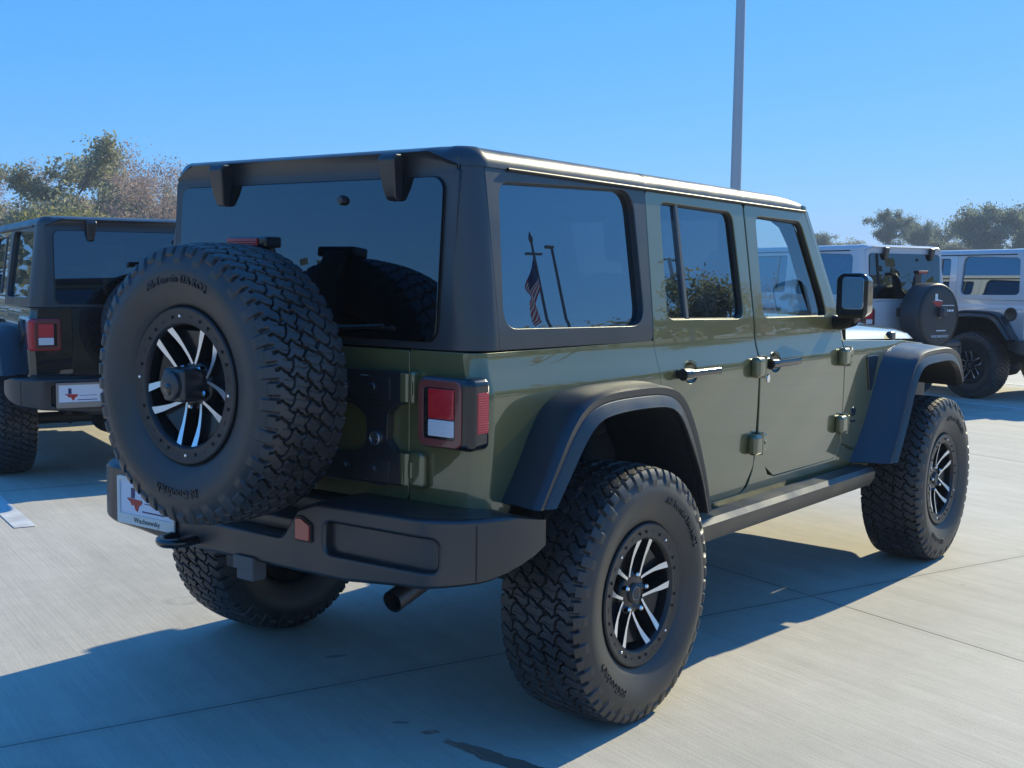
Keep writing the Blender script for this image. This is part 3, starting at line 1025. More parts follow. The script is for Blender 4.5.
        panel(ht, out, [], fw, .02, .003, cuts, VC)
    # rear frame round the glass
    def rf(u, v):
        o = 0
        return (XR(v) - o, u, v), Vector((-1, 0, 0.06)).normalized()
    out = [(-.6605, 1.2545), (.6605, 1.2545), (.6605, 1.785), (.64, 1.80), (-.64, 1.80), (-.6605, 1.785)]
    hole = rr(-.585, .585, 1.30, 1.745, .05, 6)
    panel(ht, out, [hole], rf, .03, .003, [], [1.3, 1.5, 1.7], hole_depth=.03)
    # roof shell: rings that follow the plan outline, rolled over the edge and crowned
    RP = RH + .004
    half = []
    for y in np.linspace(0, .70 - RP, 14): half.append((XR(1.80) - .004, y, 'r'))
    for k in range(1, 10):
        a = k / 10 * PI / 2
        half.append((XR(1.80) - .004 + RP - RP * math.cos(a), .70 - RP + RP * math.sin(a), 'c'))
    for x in list(np.linspace(XR(1.80) - .004 + RP, .392, 12)) + [.397, .403] + list(np.linspace(.408, 1.158, 9)) + [1.164, 1.170] + list(np.linspace(1.176, 1.70, 8)): half.append((x, .70, 's'))
    for k in range(1, 6):
        a = k / 6 * PI / 2
        half.append((1.70 + .10 * math.sin(a), .60 + .10 * math.cos(a), 'f'))
    for y in np.linspace(.60, 0, 10)[0:]: half.append((1.80, y, 'f'))
    outl = half + [(x, -y, t) for x, y, t in half[::-1][1:-1]]
    rings = []
    def inward(x, y, d):
        # pull towards the middle of the roof
        x0, x1 = XR(1.80) - .004, 1.80
        xx = min(max(x, x0 + d), x1 - d * 2.2)
        yy = math.copysign(max(0, min(abs(y), .70 - d)), y)
        # keep the corners round
        cx, cy, rc_ = x0 + RP, .70 - RP, max(.012, RP - d * .8)
        if x < cx and abs(y) > cy:
            q = Vector((x - cx, abs(y) - cy)); q = q.normalized() * rc_ if q.length > 1e-6 else q
            xx = cx + q.x + (d * .2 if d > 0 else 0) * 0; yy = math.copysign(cy + q.y, y)
        return xx, yy
    for th in (0, 12, 24, 36, 48, 60, 72, 82, 90):
        a = R(th); d = .060 * (1 - math.cos(a)); ring = []
        for x, y, t in outl:
            g = ZG(x) - .005
            lift = 0
            if x < -.5:
                lift = .044 * max(0, min(1, (.66 - abs(y)) / .10)) * max(0, min(1, (-.56 - x) / .03))
            seam = .004 if (t == 's' and (.395 < x < .405 or 1.162 < x < 1.172)) else 0
            h = .062 - (.024 * max(0, (x - 1.5) / .3) ** 2)
            xx, yy = inward(x, y, d)
            # the lip over the rear glass stands back
            if lift > 0 and th < 40: xx -= .016 * (lift / .044) * (1 - th / 40)
            yy += math.copysign(W(g) - .70 + .003, y) * (abs(y) / .70)
            ring.append((xx, yy, g + lift * (1 - math.sin(a)) + (h - seam) * math.sin(a)))
        rings.append(ring)
    for d in (.12, .25, .42, .60):
        ring = []
        for x, y, t in outl:
            xx, yy = min(max(x, -.61 + d), 1.80 - d * 1.6), math.copysign(max(0, min(abs(y), .70 - d)), y)
            h = .062 - (.024 * max(0, (x - 1.5) / .3) ** 2)
            ring.append((xx, yy, ZG(x) - .005 + h + .020 * (1 - (1 - d / .70) ** 2)))
        rings.append(ring)
    ht.add(loft(rings, True, False), 0, 60)
    lowr = [p for p in rings[-1]]
    for s_ in (-1, 1): ht.add(box(-.598, -.54, s_ * .56, s_ * .655, 1.76, 1.83, .004), 0)
    # underside of the roof and brow
    ht.add(box(-.60, 1.77, -.655, .655, 1.768, 1.776, 0), 0)
    secs = []
    for y in np.linspace(-.655, .655, 25):
        k = max(0, min(1, (.66 - abs(y)) / .10))
        g = ZG(-.6) - .005 + .044 * k
        x0 = XR(1.80) - .004 - .016 * k
        secs.append([(x0, y, g), (x0 + .004, y, g - .004), (x0 + (.016 * k + .004), y, g - .022 * k - .003), (-.6075, y, 1.782)])
    ht.add(loft(secs), 0, 50)
    top = ht.build("hardtop", TOP, root)
    for s in (-1, 1):
        # drip rail
        m = Mesh()
        bm = tube([(-.42, s * (W(1.80) + .004), ZG(-.42) - .004), (.4, s * (W(1.79) + .007), ZG(.4) - .004), (1.75, s * (W(1.77) + .006), ZG(1.75) - .004)], .006, 8)
        m.add(bm, 0, 50)
        m.build("drip_rail", M['seal'], top)
        # quarter glass, set in
        g = Mesh()
        pane = fillet([(-.474, 1.770), (-.514, 1.308), (.318, 1.294), (.312, 1.788)], [.06, .06, .08, .08], 8)
        def gm(u, v, s=s):
            (x, y, z), nn = side(s)(u, v)
            return tuple(Vector((x, y, z)) - nn * 0.024), nn
        panel(g, pane, [], gm, .004, .0005, [], [1.34, 1.4, 1.5, 1.6, 1.7])
        g.build("quarter_window", M['glass'], top)
    g = Mesh()
    def gr(u, v): return (XR(v) - .012, u, v), Vector((-1, 0, .065)).normalized()
    panel(g, rr(-.612, .612, 1.276, 1.768, .04, 6), [], gr, .008, .002, [], [1.4, 1.6])
    rg = g.build("rear_window", M['glass_rear'], top)
    m = Mesh()
    def gr2(u, v): return (XR(v) - .003, u, v), Vector((-1, 0, .065)).normalized()
    panel(m, rr(-.617, .617, 1.270, 1.772, .045, 6), [rr(-.578, .578, 1.312, 1.735, .04, 6)], gr2, .006, .001, [], [])
    m.build("window_frit", M['seal'], rg)
    for y in (-.428, .372):
        m = Mesh()
        sec = [(-.628, 1.842), (-.662, 1.842), (-.674, 1.825), (-.660, 1.745), (-.650, 1.708), (-.636, 1.700), (-.618, 1.702), (-.618, 1.77)]
        bm = prism(sec, 'y', y - .034, y + .034, .007, 3)
        for v in bm.verts:
            if v.co.z < 1.78: v.co.y = y + (v.co.y - y) * (.62 if v.co.z < 1.72 else .8)
        m.add(bm, 0, 40)
        m.build("glass_hinge", M['plastic'], rg)
    Mesh().add(lathe([(0, -.016), (.012, -.014), (.016, -.004), (.016, .006)], 16, axis='x', c=(XR(1.69) - .014, -.20, 1.708)), 0, 40).build("washer_nozzle", M['plastic'], rg)
    # wiper, lying along the foot of the glass
    m = Mesh()
    m.add(tube([(-.665, .02, 1.285), (-.672, -.18, 1.300), (-.668, -.42, 1.318)], [.012, .009, .006], 8), 0, 50)
    m.add(box(-.662, -.655, -.46, .02, 1.305, 1.315, .002), 0)
    m.build("wiper", M['seal'], rg)

    # ---- tailgate
    t = Mesh()
    panel(t, fillet([(-.5035, .768), (.5035, .768), (.5035, 1.242), (-.5035, 1.242)], [.05, .05, .01, .01], 6), [], rear(), .03, .0035, [-.45, -.2, .2, .45], [.8, 1.0, 1.1, 1.2])
    for s in (-1, 1): pass
    # skin under the tailgate opening
    tg = t.build("tailgate", P, root)
    m = Mesh()
    xo, xi = XR(1) - .030, XR(1) + .001
    pl = fillet([(-.505, 1.078), (-.462, 1.074), (-.452, .935), (-.508, .930), (-.508, .828), (-.10, .808), (-.05, .90), (.05, .90), (.10, .808), (.18, .808), (.18, 1.165), (-.10, 1.168), (-.502, 1.182)],
                [.012, .03, .04, .012, .012, .02, .05, .05, .02, .02, .03, .03, .012], 4)
    pl = fillet([(-.505, 1.182), (-.505, 1.078), (-.475, 1.076), (-.445, 1.045), (-.440, .965), (-.470, .934), (-.508, .932), (-.508, .828), (.16, .806), (.16, .905), (-.29, .912), (-.345, .94), (-.352, 1.03), (-.30, 1.066), (.16, 1.07), (.16, 1.172)],
                [.012, .012, .02, .02, .02, .02, .012, .014, .02, .02, .05, .04, .04, .05, .02, .02], 4)
    m.add(prism(pl, 'x', xo, xi, .006, 2), 0, 35)
    # pressed rectangles and bolts
    for zc, dz in ((1.125, 0), (.868, 0)):
        m.add(prism(rr(-.455, -.315, zc - .036, zc + .036, .008, 3), 'x', xo - .005, xo + .004, .003, 2), 0, 35)
        m.add(box(xo - .006, xo, -.445, -.20, zc - .046, zc - .040, .002), 0)
        for y in (-.385, -.262):
            m.add(lathe([(0, -.008), (.009, -.007), (.012, -.003), (.018, -.002), (.019, .003)], 14, axis='x', c=(xo - .004, y, zc + .003)), 0, 35)
    hb = m.build("hinge_bracket", M['plastic'], tg)
    Mesh().add(box(xo - .002, xo + .002, -.362, -.330, 1.152, 1.162, 0), 0).build("bracket_sticker", M['plate'], tg)
    m = Mesh()
    m.add(lathe([(0, -.010), (.008, -.010), (.010, -.006), (.016, -.007), (.0185, -.012), (.022, -.010), (.023, .004)], 24, axis='x', c=(xo, -.397, .968)), 0, 40)
    m.build("badge", M['steel'], tg)
    m = Mesh()
    for k in range(5):
        a = 2 * PI * k / 5 + PI / 2
        m.add(box(xo - .0125, xo - .008, -.397 + .013 * math.cos(a) - .0022, -.397 + .013 * math.cos(a) + .0022, .968 + .013 * math.sin(a) - .0022, .968 + .013 * math.sin(a) + .0022, .001, 1), 0)
    m.build("badge_spots", M['seal'], tg)
    for z0, z1, yo in ((1.082, 1.184, -.552), (.826, .938, -.588)):
        m = Mesh()
        x = XR(1)
        m.add(box(x - .030, x + .002, yo, -.530, z0, z1, .014, 4), 0, 50)
        m.add(tube([(x - .022, -.518, z0 + .008), (x - .022, -.518, z1 - .008)], .0135, 14), 0, 50)
        m.add(box(x - .034, x - .018, -.515, -.497, z0 + .006, z1 - .006, .004, 2), 0, 50)
        m.add(box(x - .036, x - .028, -.548, -.538, z0 + .03, z1 - .03, .003, 2), 0, 50)
        m.build("hinge", P, tg)

    # ---- spare wheel and its carrier
    SP = (-.9755, -.011, 1.134)
    m = Mesh()
    m.add(box(-.90, -.66, -.14, .12, .98, 1.24, .02), 0)
    m.add(lathe([(0, -.09), (.085, -.09), (.09, -.085), (.09, .08)], 32, axis='x', c=(-.93, SP[1], SP[2])), 0, 40)
    m.add(prism([(-.80, 1.1), (-.70, 1.1), (-.76, 1.50), (-.79, 1.575), (-.835, 1.58), (-.835, 1.56), (-.80, 1.55)], 'y', -.06, .04, .008, 2), 0)
    m.build("tyre_carrier", M['plastic'], root)
    m = Mesh()
    m.add(lathe([(0, -.165), (.036, -.165), (.042, -.160), (.045, -.14), (.050, -.02), (.054, .05)], 36, axis='x', c=(-1.0, SP[1], SP[2] + .004)), 0, 40)
    m.add(box(-1.150, -1.02, SP[1] - .050, SP[1] + .050, SP[2] - .046, SP[2] + .056, .014, 3), 0, 40)
    cam_ = m.build("carrier_hub", M['plastic'], root)
    Mesh().add(lathe([(0, -.004), (.014, -.003), (.018, 0.0), (.020, .004)], 20, axis='x', c=(-1.166, SP[1], SP[2] - .006)), 0, 40).build("camera_lens", M['gloss_black'], cam_)
    # third brake light
    m = Mesh()
    m.add(box(-.862, -.79, -.098, .078, 1.553, 1.588, .008, 3), 0)
    bl = m.build("brake_light", M['gloss_black'], root)
    Mesh().add(box(-.870, -.858, -.066, .075, 1.558, 1.584, .004, 2), 0).build("brake_lens", M['red'], bl)

    # ---- tail lights
    for s in (-1, 1):
        m = Mesh()
        y0, y1 = .590, .803
        z0, z1 = .962, 1.178
        def rbox(x0, x1, ya, yb, za, zb, r, bb):
            return prism(rr(min(s * ya, s * yb), max(s * ya, s * yb), za, zb, r, 5), 'x', x0, x1, bb, 3)
        # housing, hollowed at the back-facing side by a ring
        ring_o = rr(y0, y1 - .004, z0, z1, .024, 6)
        def tl(u, v, s=s):
            return (-.712, s * u, v), Vector((-1, 0, 0))
        # outer shell with a rounded outboard edge
        shell = prism([(s * a, c) for a, c in rr(y0, y1, z0, z1, .024, 5)], 'x', -.706, -.610, .024, 5)
        m.add(shell, 0, 50)
        tlh = m.build("tail_light", T['lamp'], root)
        m = Mesh()
        fr = Mesh()
        panel(fr, rr(y0 + .012, y1 - .040, z0 + .012, z1 - .012, .022, 6), [rr(y0 + .030, y1 - .058, z0 + .030, z1 - .030, .012, 5)], tl, .012, .004, [], [], hole_depth=.004)
        fr.build("lamp_frame", M['red_dark'], tlh)
        m.add(box(-.7105, -.700, s * (y0 + .028), s * (y1 - .055), z0 + .026, z1 - .026, .002), 0)
        m.build("lamp_recess", M['gloss_black'], tlh)
        zm = z0 + .092
        ya, yb = y0 + .052, y1 - .062
        Mesh().add(box(-.7155, -.706, s * ya, s * yb, zm, z1 - .034, .004, 2), 0).build("red_lens", M['red'], tlh)
        Mesh().add(box(-.7155, -.706, s * ya, s * yb, z0 + .040, zm - .002, .004, 2), 0).build("reversing_lens", M['white_lens'], tlh)
        Mesh().add(box(-.680, -.628, s * (y1 - .006), s * (y1 + .003), z0 + .052, z1 - .042, .004, 2), 0).build("side_marker", M['red'], tlh)

    # ---- rear bumper
    def bx(y):
        a = abs(y)
        if a < .72: return -.865 + .012 * (a / .72) ** 2
        q = min(1, (a - .72) / .212)
        return -.853 + (1 - math.sqrt(max(0, 1 - q * q))) * .34
    def bf(u, v):
        e = 2e-3
        lo = max(-.931, min(.931, u - e)); hi = max(-.931, min(.931, u + e))
        dx = (bx(hi) - bx(lo)) / (hi - lo)
        lean = .03 * (.765 - v) / .17
        return (bx(u) + lean * 0 + (.012 if v < .585 else 0), u, v), Vector((-1, dx, 0)).normalized()
    m = Mesh()
    out = fillet([(-.932, .772), (-.932, .615), (-.74, .592), (-.42, .562), (.42, .562), (.74, .592), (.932, .615), (.932, .772), (.322, .768), (.245, .742), (.175, .642), (-.175, .642), (-.245, .742), (-.322, .768)],
                 [.02, .07, .06, .1, .1, .06, .07, .02, .03, .04, .05, .05, .04, .03], 5)
    ra = rr(-.800, -.345, .618, .738, .035, 5)
    rb_ = rr(.352, .700, .594, .748, .02, 4)
    ycuts = [s * (.72 + .212 * k) for s in (-1, 1) for k in (0, .2, .4, .55, .68, .78, .86, .92, .96, .985)] + [s * k for s in (-1, 1) for k in (.2, .45, .6)]
    panel(m, out, [ra, rb_], bf, .235, .014, ycuts, [.6, .65, .7, .75], hole_depth=.034)
    def bfi(u, v):
        p, n = bf(u, v)
        return (p[0] + .030, p[1], p[2]), n
    panel(m, rr(-.812, -.333, .606, .750, .03, 4), [], bfi, .004, .001, ycuts, [], rim_out=False)
    panel(m, rr(.34, .712, .582, .76, .02, 4), [], bfi, .004, .001, ycuts, [], rim_out=False)
    # step pad in the notch, and the top shelf
    m.add(box(-.80, -.62, -.33, .33, .655, .70, .008), 0)
    m.add(box(-.70, -.60, -.90, .90, .70, .755, .01), 0)
    bp = m.build("rear_bumper", PL, root)
    # end caps seam
    for s in (-1, 1):
        m = Mesh()
        pts = [(bx(.868) - .0012, s * .868, z) for z in (.606, .66, .72, .766)]
        m.add(tube(pts, .0022, 6), 0, 50)
        m.build("bumper_seam", M['seal'], bp)
    # reflectors
    for s in (-1, 1):
        m = Mesh()
        poly = fillet([(-.030, -.030), (.030, -.030), (.030, .018), (-.006, .036), (-.030, .034)] if s > 0 else [(-.030, -.030), (.030, -.030), (.030, .034), (.006, .036), (-.030, .018)], .006, 3)
        m.add(prism([(s * .272 + y, .690 + z) for y, z in poly], 'x', -.8745, -.855, .003, 2), 0)
        m.build("reflector", M['reflector'], bp)
        m = Mesh()
        m.add(prism([(s * .272 + y * 1.22, .690 + z * 1.22) for y, z in poly], 'x', -.8695, -.853, .002, 2), 0)
        m.build("reflector_frame", M['seal'], bp)
    # licence plate at the left of the bumper
    pm = Mesh()
    PX = -.868
    pm.add(box(PX - .004, PX, .358, .662, .600, .752, .002, 1), 0)
    lp = pm.build("licence_plate", M['plate'], root)
    fr = Mesh()
    def pf(u, v): return (PX - .008, u, v), Vector((-1, 0, 0))
    panel(fr, rr(.352, .668, .592, .757, .008, 3), [rr(.366, .654, .626, .745, .004, 3)], pf, .006, .0015, [], [])
    fr.build("plate_frame", T.get('plate_frame', M['plate_frame']), lp)
    TEX = [(.28, 1), (.52, 1), (.52, .66), (.68, .62), (.96, .58), (1.0, .38), (.78, .22), (.70, .0), (.58, .04), (.46, .28), (.34, .22), (.22, .38), (.0, .52), (.28, .52)]
    def texas(cx, cy, w, x, lowres, prnt, cols):
        # cx to the viewer's right is -y
        def poly(a, c): return [(cx - (u - .5) * w, cy + (v - .5) * w * .95) for u, v in a]
        low = [(.0, .52), (.46, .52), (1.0, .50), (1.0, .38), (.78, .22), (.70, .0), (.58, .04), (.46, .28), (.34, .22), (.22, .38)]
        upr = [(.54, .56), (.54, .66), (.68, .62), (.96, .58), (1.0, .52)]
        blu = [(.28, 1), (.52, 1), (.52, .55), (.0, .54), (.28, .56)]
        Mesh().add(prism(poly(low, 0), 'x', x - .0015, x + .001, 0), 0).build("map_emblem", cols[0], prnt)
        Mesh().add(prism(poly(upr, 0), 'x', x - .0015, x + .001, 0), 0).build("map_emblem", cols[1], prnt)
        Mesh().add(prism(poly(blu, 0), 'x', x - .0015, x + .001, 0), 0).build("map_emblem", cols[2], prnt)
    texas(.572, .680, .085, PX - .0042, 0, lp, (M['red_ink'], M['white_ink'], M['blue_ink']))
    faceM = Matrix(((0, 0, -1, 0), (-1, 0, 0, 0), (0, 1, 0, 0), (0, 0, 0, 1)))       # text facing -X
    if T.get('hero'):
        text("frame_lettering", "Wischnewsky", .026, M['dark_ink'], lp, Matrix.Translation((PX - .0085, .50, .609)) @ faceM, .0006)
    m = Mesh()
    m.add(box(PX - .0052, PX - .003, .405, .53, .640, .645, .0005, 1), 0)
    m.add(box(PX - .0052, PX - .003, .405, .515, .670, .673, .0005, 1), 0)
    m.build("plate_rule", M['blue_ink'], lp)

    # ---- underside: hitch, plug, hooks, exhaust, axles
    m = Mesh()
    m.add(box(-.83, -.55, .055, .125, .515, .585, .004), 0)
    m.add(box(-.835, -.815, .048, .132, .508, .592, .004), 0)
    m.build("hitch_receiver", M['under'], root)
    m = Mesh()
    m.add(box(-.86, -.80, -.028, .052, .484, .560, .006), 0)
    m.add(box(-.868, -.855, -.036, .060, .520, .566, .004), 0)
    m.add(tube([(-.80, .015, .52), (-.72, .03, .56), (-.62, .05, .60)], .012, 8), 0)
    m.build("trailer_plug", mat('grey_plug', (.10, .105, .11), .5), root)
    m = Mesh()
    hk = catmull([(-.80, .252, .585), (-.89, .250, .582), (-.935, .262, .58), (-.952, .305, .578), (-.935, .348, .58), (-.89, .360, .582), (-.80, .358, .585)], 28)
    m.add(tube(hk, .0155, 12), 0, 50)
    m.add(box(-.82, -.70, .235, .375, .565, .605, .006), 0)
    m.build("tow_hook", T['hook'], root)
    m = Mesh()
    pth = catmull([(-.30, -.52, .64), (-.45, -.565, .61), (-.62, -.590, .565), (-.82, -.600, .512)], 14)
    m.add(tube(pth, .034, 22, False), 0, 60)
    m.add(tube([tuple(p) for p in pth], .031, 22, False), 0, 60)
    m.build("exhaust_pipe", mat('dark_exhaust_steel', (.13, .13, .135), .45, 1.0), root)
    m = Mesh()
    for ax in (0.0, 3.008):
        m.add(tube([(ax, -.70, .428), (ax, .70, .428)], .042, 16), 0, 50)
        d = lathe([(0, -.15), (.06, -.14), (.11, -.09), (.13, -.02), (.13, .03), (.09, .10), (.04, .14), (0, .145)], 24, axis='x', c=(ax, .12 if ax == 0 else -.25, .428))
        m.add(d, 0, 40)
        for s in (-1, 1):
            m.add(lathe([(0, -.02), (.15, -.02), (.15, .02), (0, .02)], 32, axis='y', c=(ax, s * .76, .428)), 0, 35)
            m.add(tube([(ax - .10, s * .44, .46), (ax - .16, s * .42, .95)], .032, 12), 0, 50)
            coil = [(ax + .055 * math.cos(k * .5), s * .46 + .055 * math.sin(k * .5), .48 + k * .0045) for k in range(84)]
            m.add(tube(coil, .009, 6), 0, 60)
            m.add(box(-.75 if ax == 0 else 2.2, 2.2 if ax == 0 else 3.75, s * .36, s * .46, .535, .645, .012), 0)
            m.add(tube([(ax, s * .40, .40), (ax + (.75 if ax == 0 else -.75), s * .40, .52)], .024, 10), 0, 50)
        m.add(tube([(ax + (-.12), -.55, .50), (ax - .12, .55, .56)], .018, 10), 0, 50)
    m.add(box(-.58, -.12, -.42, .40, .50, .60, .03), 0)       # fuel tank / muffler skid
    m.add(box(.7, 2.45, -.30, .30, .46, .58, .04), 0)
    m.add(box(2.35, 2.6, -.42, .42, .44, .56, .03), 0)  # skid and crossmember carried forward to keep sun off the ground beneath
    m.add(tube([(-.62, -.45, .60), (-.62, .45, .60)], .05, 12), 0)
    m.add(box(2.25, 3.42, -.34, .34, .58, 1.02, .05), 0)  # unseen engine block, put in to stop sunlight passing through the bay
    m.add(box(3.30, 3.55, -.68, .68, .56, 1.06, .02), 0)  # radiator box, widened and lowered to block sun reaching the ground
    m.build("chassis", M['under'], root)
    m = Mesh()
    m.add(tube([(-.20, -.30, .47), (-.12, -.18, .45)], .02, 10), 0, 50)
    m.build("shock_boot", M['red_hook'], root)

    # ---- fender flares, rock rails
    for s in (-1, 1):
        m = Mesh(); flare(s, REAR_O, REAR_K, REAR_L, m, lambda x: .782)
        fo = m.build("fender_flare", PL, root)
        m = Mesh(); flare(s, FRONT_O, FRONT_K, FRONT_L, m, lambda x: .782 - .16 * max(0, min(1, (x - 2.5) / 1.1)))
        fo2 = m.build("fender_flare", PL, root)
        # inner splash liners
        for AA, ax in ((REAR_L, 0), (FRONT_L, 3.0)):
            m = Mesh()
            secs = [[(p[0], s * .93, p[1] - .004), (p[0], s * .50, p[1] + .008)] for p in AA]
            m.add(loft(secs), 0, 60)
            m.build("wheel_liner", M['dark'], fo if ax == 0 else fo2)
        m = Mesh()
        sec = [(.775, .560), (.80, .580), (.865, .572), (.882, .552), (.878, .520), (.855, .480), (.80, .472), (.775, .49)]
        rowa = lambda x, k: [(x, s * y, z + k) for y, z in sec]
        m.add(loft([rowa(.50, -.008), rowa(.52, 0), rowa(2.24, 0), rowa(2.28, -.004)], True, True), 0, 35)
        for x in (.8, 1.5, 2.1):
            m.add(box(x - .04, x + .04, s * .45, s * .80, .50, .55, .008), 0)
        m.build("rock_rail", T['rail'], root)
        # fender vent and small badge
        m = Mesh()
        m.add(prism(fillet([(2.335, 1.098), (2.325, 1.085), (2.365, .93), (2.395, .93), (2.47, 1.085), (2.455, 1.098)], .01, 3), 'y', s * (W(1.0) - .004), s * (W(1.0) + .008), .003, 2), 0)
        m.build("fender_vent", M['gloss_black'], root)
        m = Mesh()
        m.add(xf(lathe([(0, .004), (.017, .004), (.019, 0)], 20), Matrix.Translation((2.19, s * W(.835), .840)) @ Matrix.Diagonal((1.6, s, 1.2, 1))), 0, 40)
        m.add(box(2.165, 2.225, s * W(.79), s * (W(.79) + .003), .788, .797, .001, 1), 0)
        m.build("fender_badge", M['gloss_black'], root)

    # ---- hood, grille, front end
    secs = []
    for x in np.linspace(2.085, 3.62, 16):
        t = (x - 2.085) / 1.535
        w = .765 - .195 * t ** .9
        zc = 1.288 - .085 * t ** 1.3
        ze = 1.186 - .060 * t
        row = []
        for q in np.linspace(-1, 1, 33):
            a = abs(q)
            z = ze + (zc - ze) * (1 - a ** 3.6) ** .62
            row.append((x, w * q, z + (.014 if a < .42 else .014 * max(0, 1 - (a - .42) / .06))))
        secs.append(row)
    # nose
    last = secs[-1]
    secs.append([(3.655, y * .985, 1.10 + (z - 1.12) * .55) for x, y, z in last])
    secs.append([(3.665, y * .975, 1.06) for x, y, z in last])
    m = Mesh().add(loft(secs), 0, 45)
    hood = m.build("hood", P, root)
    for s in (-1, 1):
        m = Mesh()
        m.add(box(3.10, 3.17, s * .60, s * .635, 1.12, 1.185, .012, 3), 0)
        m.build("hood_latch", M['plastic'], hood)
    gm_ = Mesh()
    slots = [rr(-.30 + k * .1 - .026, -.30 + k * .1 + .026, .80, 1.06, .02, 4) for k in range(7)]
    lamps = [[(c + .092 * math.cos(2 * PI * k / 24), .95 + .092 * math.sin(2 * PI * k / 24)) for k in range(24)] for c in (-.475, .475)]
    def gf(u, v): return (3.665 - (v - .7) * .06, u, v), Vector((1, 0, .06)).normalized()
    panel(gm_, fillet([(-.62, .72), (.62, .72), (.60, 1.10), (-.60, 1.10)], .06, 5), slots + lamps, gf, .05, .006, [], [])
    gr_ = gm_.build("grille", P, root)
    Mesh().add(box(3.56, 3.60, -.58, .58, .74, 1.08, .01), 0).build("grille_mesh", M['dark'], gr_)
    for c in (-.475, .475):
        Mesh().add(lathe([(0, .012), (.06, .008), (.085, -.004), (.089, -.02)], 32, axis='x', c=(3.64, c, .95)), 0, 40).build("headlight", M['headlight'], gr_)
    m = Mesh()
    m.add(prism(fillet([(3.62, -.80), (3.86, -.62), (3.90, 0), (3.86, .62), (3.62, .80)], [.03, .1, .1, .1, .03], 5), 'z', .56, .72, .02, 3), 0)
    m.build("front_bumper", PL, root)

    # ---- windscreen
    m = Mesh()
    V = []
    for z in np.linspace(1.275, ZG(1.79), 6):
        x = 2.095 - (z - 1.25) * .540
        V.append([(x + .022 * (1 - (y / .7) ** 2), y, z) for y in np.linspace(-(W(z) - .06), W(z) - .06, 9)])
    m.add(loft(V), 0, 50)
    m.build("windscreen", M['screen'], root)

    # ---- cabin
    for x in (1.05, .30):
        for s in (-1, 1):
            if x < .5 and s > 2: continue
            m = Mesh()
            c = s * .36
            m.add(box(x - .05 if x > .5 else x - .1, x + .45, c - .25, c + .25, .78, .93, .05, 4), 0, 50)
            bm = box(-.07, .07, -.25, .25, 0, .62, .05, 4)
            xf(bm, Matrix.Translation((x, c, .88)) @ Matrix.Rotation(R(-14), 4, 'Y')); m.add(bm, 0, 50)
            bm = box(-.05, .05, -.13, .13, 0, .20, .045, 4)
            xf(bm, Matrix.Translation((x - .165, c, 1.53)) @ Matrix.Rotation(R(-8), 4, 'Y')); m.add(bm, 0, 50)
            m.build("seat", M['seat'], root)
    m = Mesh()
    m.add(box(1.80, 2.08, -.70, .70, .95, 1.235, .05, 4), 0, 50)
    m.add(box(1.0, 1.85, -.12, .12, .66, .92, .03, 3), 0, 50)
    m.build("dashboard", M['trim'], root)
    bm = bmesh.new()
    ringp = [(0, .185 * math.cos(2 * PI * k / 32), .185 * math.sin(2 * PI * k / 32)) for k in range(33)]
    bm = tube(ringp, .015, 10)
    m = Mesh(); m.add(xf(bm, Matrix.Translation((1.70, .36, 1.16)) @ Matrix.Rotation(R(22), 4, 'Y')), 0, 60)
    m.add(tube([(1.70, .36, 1.16), (1.86, .36, 1.08)], .04, 12), 0, 50)
    m.build("steering_wheel", M['trim'], root)
    m = Mesh()
    for s in (-1, 1):
        m.add(tube(catmull([(-.50, s * .60, 1.10), (-.48, s * .60, 1.55), (-.40, s * .585, 1.72), (.4, s * .60, 1.745), (1.15, s * .61, 1.742), (1.70, s * .62, 1.735), (1.90, s * .66, 1.45), (2.04, s * .69, 1.22)], 30), .032, 10), 0, 60)
        m.add(tube([(1.17, s * .64, .8), (1.17, s * .62, 1.74)], .032, 10), 0, 60)
    m.add(tube([(1.17, -.62, 1.74), (1.17, .62, 1.74)], .032, 10), 0, 60)
    m.add(tube([(-.42, -.59, 1.71), (-.42, .59, 1.71)], .032, 10), 0, 60)
    m.build("roll_cage", M['trim'], root)

    # ---- wheels
    wz = TR - 0.004
    for x in (0.0, 3.008):
        make_wheel("wheel", root, (x, -.835, wz), 0.0, R(43) if x == 0 else R(20))
        make_wheel("wheel", root, (x, .835, wz), PI, R(30) if x == 0 else R(50))
    if T.get('cover'):
        m = Mesh()
        m.add(lathe([(0, -.004), (.33, -.004), (.395, .004), (.425, .03), (.436, .07), (.438, .20), (.43, .30), (.40, .315)], 72, axis='x', c=(SP[0] - .165, SP[1], SP[2])), 0, 45)
        cv = m.build("spare_cover", M['cover'], root)
        m = Mesh()
        m.add(lathe([(.392, .0005), (.410, .006), (.424, .022), (.418, .024)], 72, axis='x', c=(SP[0] - .168, SP[1], SP[2])), 0, 45)
        m.build("cover_piping", M['white_ink'] if False else M['seal'], cv)
        X = SP[0] - .1695
        texas(SP[1] + .06, SP[2] + .19, .22, X, 0, cv, (M['red_ink'], M['white_ink'], M['white_ink']))
        m = Mesh()
        rnd = random.Random(2)
        text("cover_lettering", "WISCHNEWSKY", .050, M['white_ink'], cv, Matrix.Translation((X - .001, SP[1] - .02, SP[2] - .27)) @ faceM, .0006)
        m.add(box(X - .001, X + .001, SP[1] - .30, SP[1] - .04, SP[2] + .135, SP[2] + .145, 0), 0)
        x = SP[1] + .0
        while x > SP[1] - .28:
            w = rnd.uniform(.02, .05)
            m.add(box(X - .001, X + .001, x - w, x, SP[2] + .058, SP[2] + .085, 0), 0); x -= w + .012
        m.add(box(X - .001, X + .001, SP[1] - .14, SP[1] + .06, SP[2] - .20, SP[2] - .185, 0), 0)
        m.build("cover_print", M['white_ink'], cv)
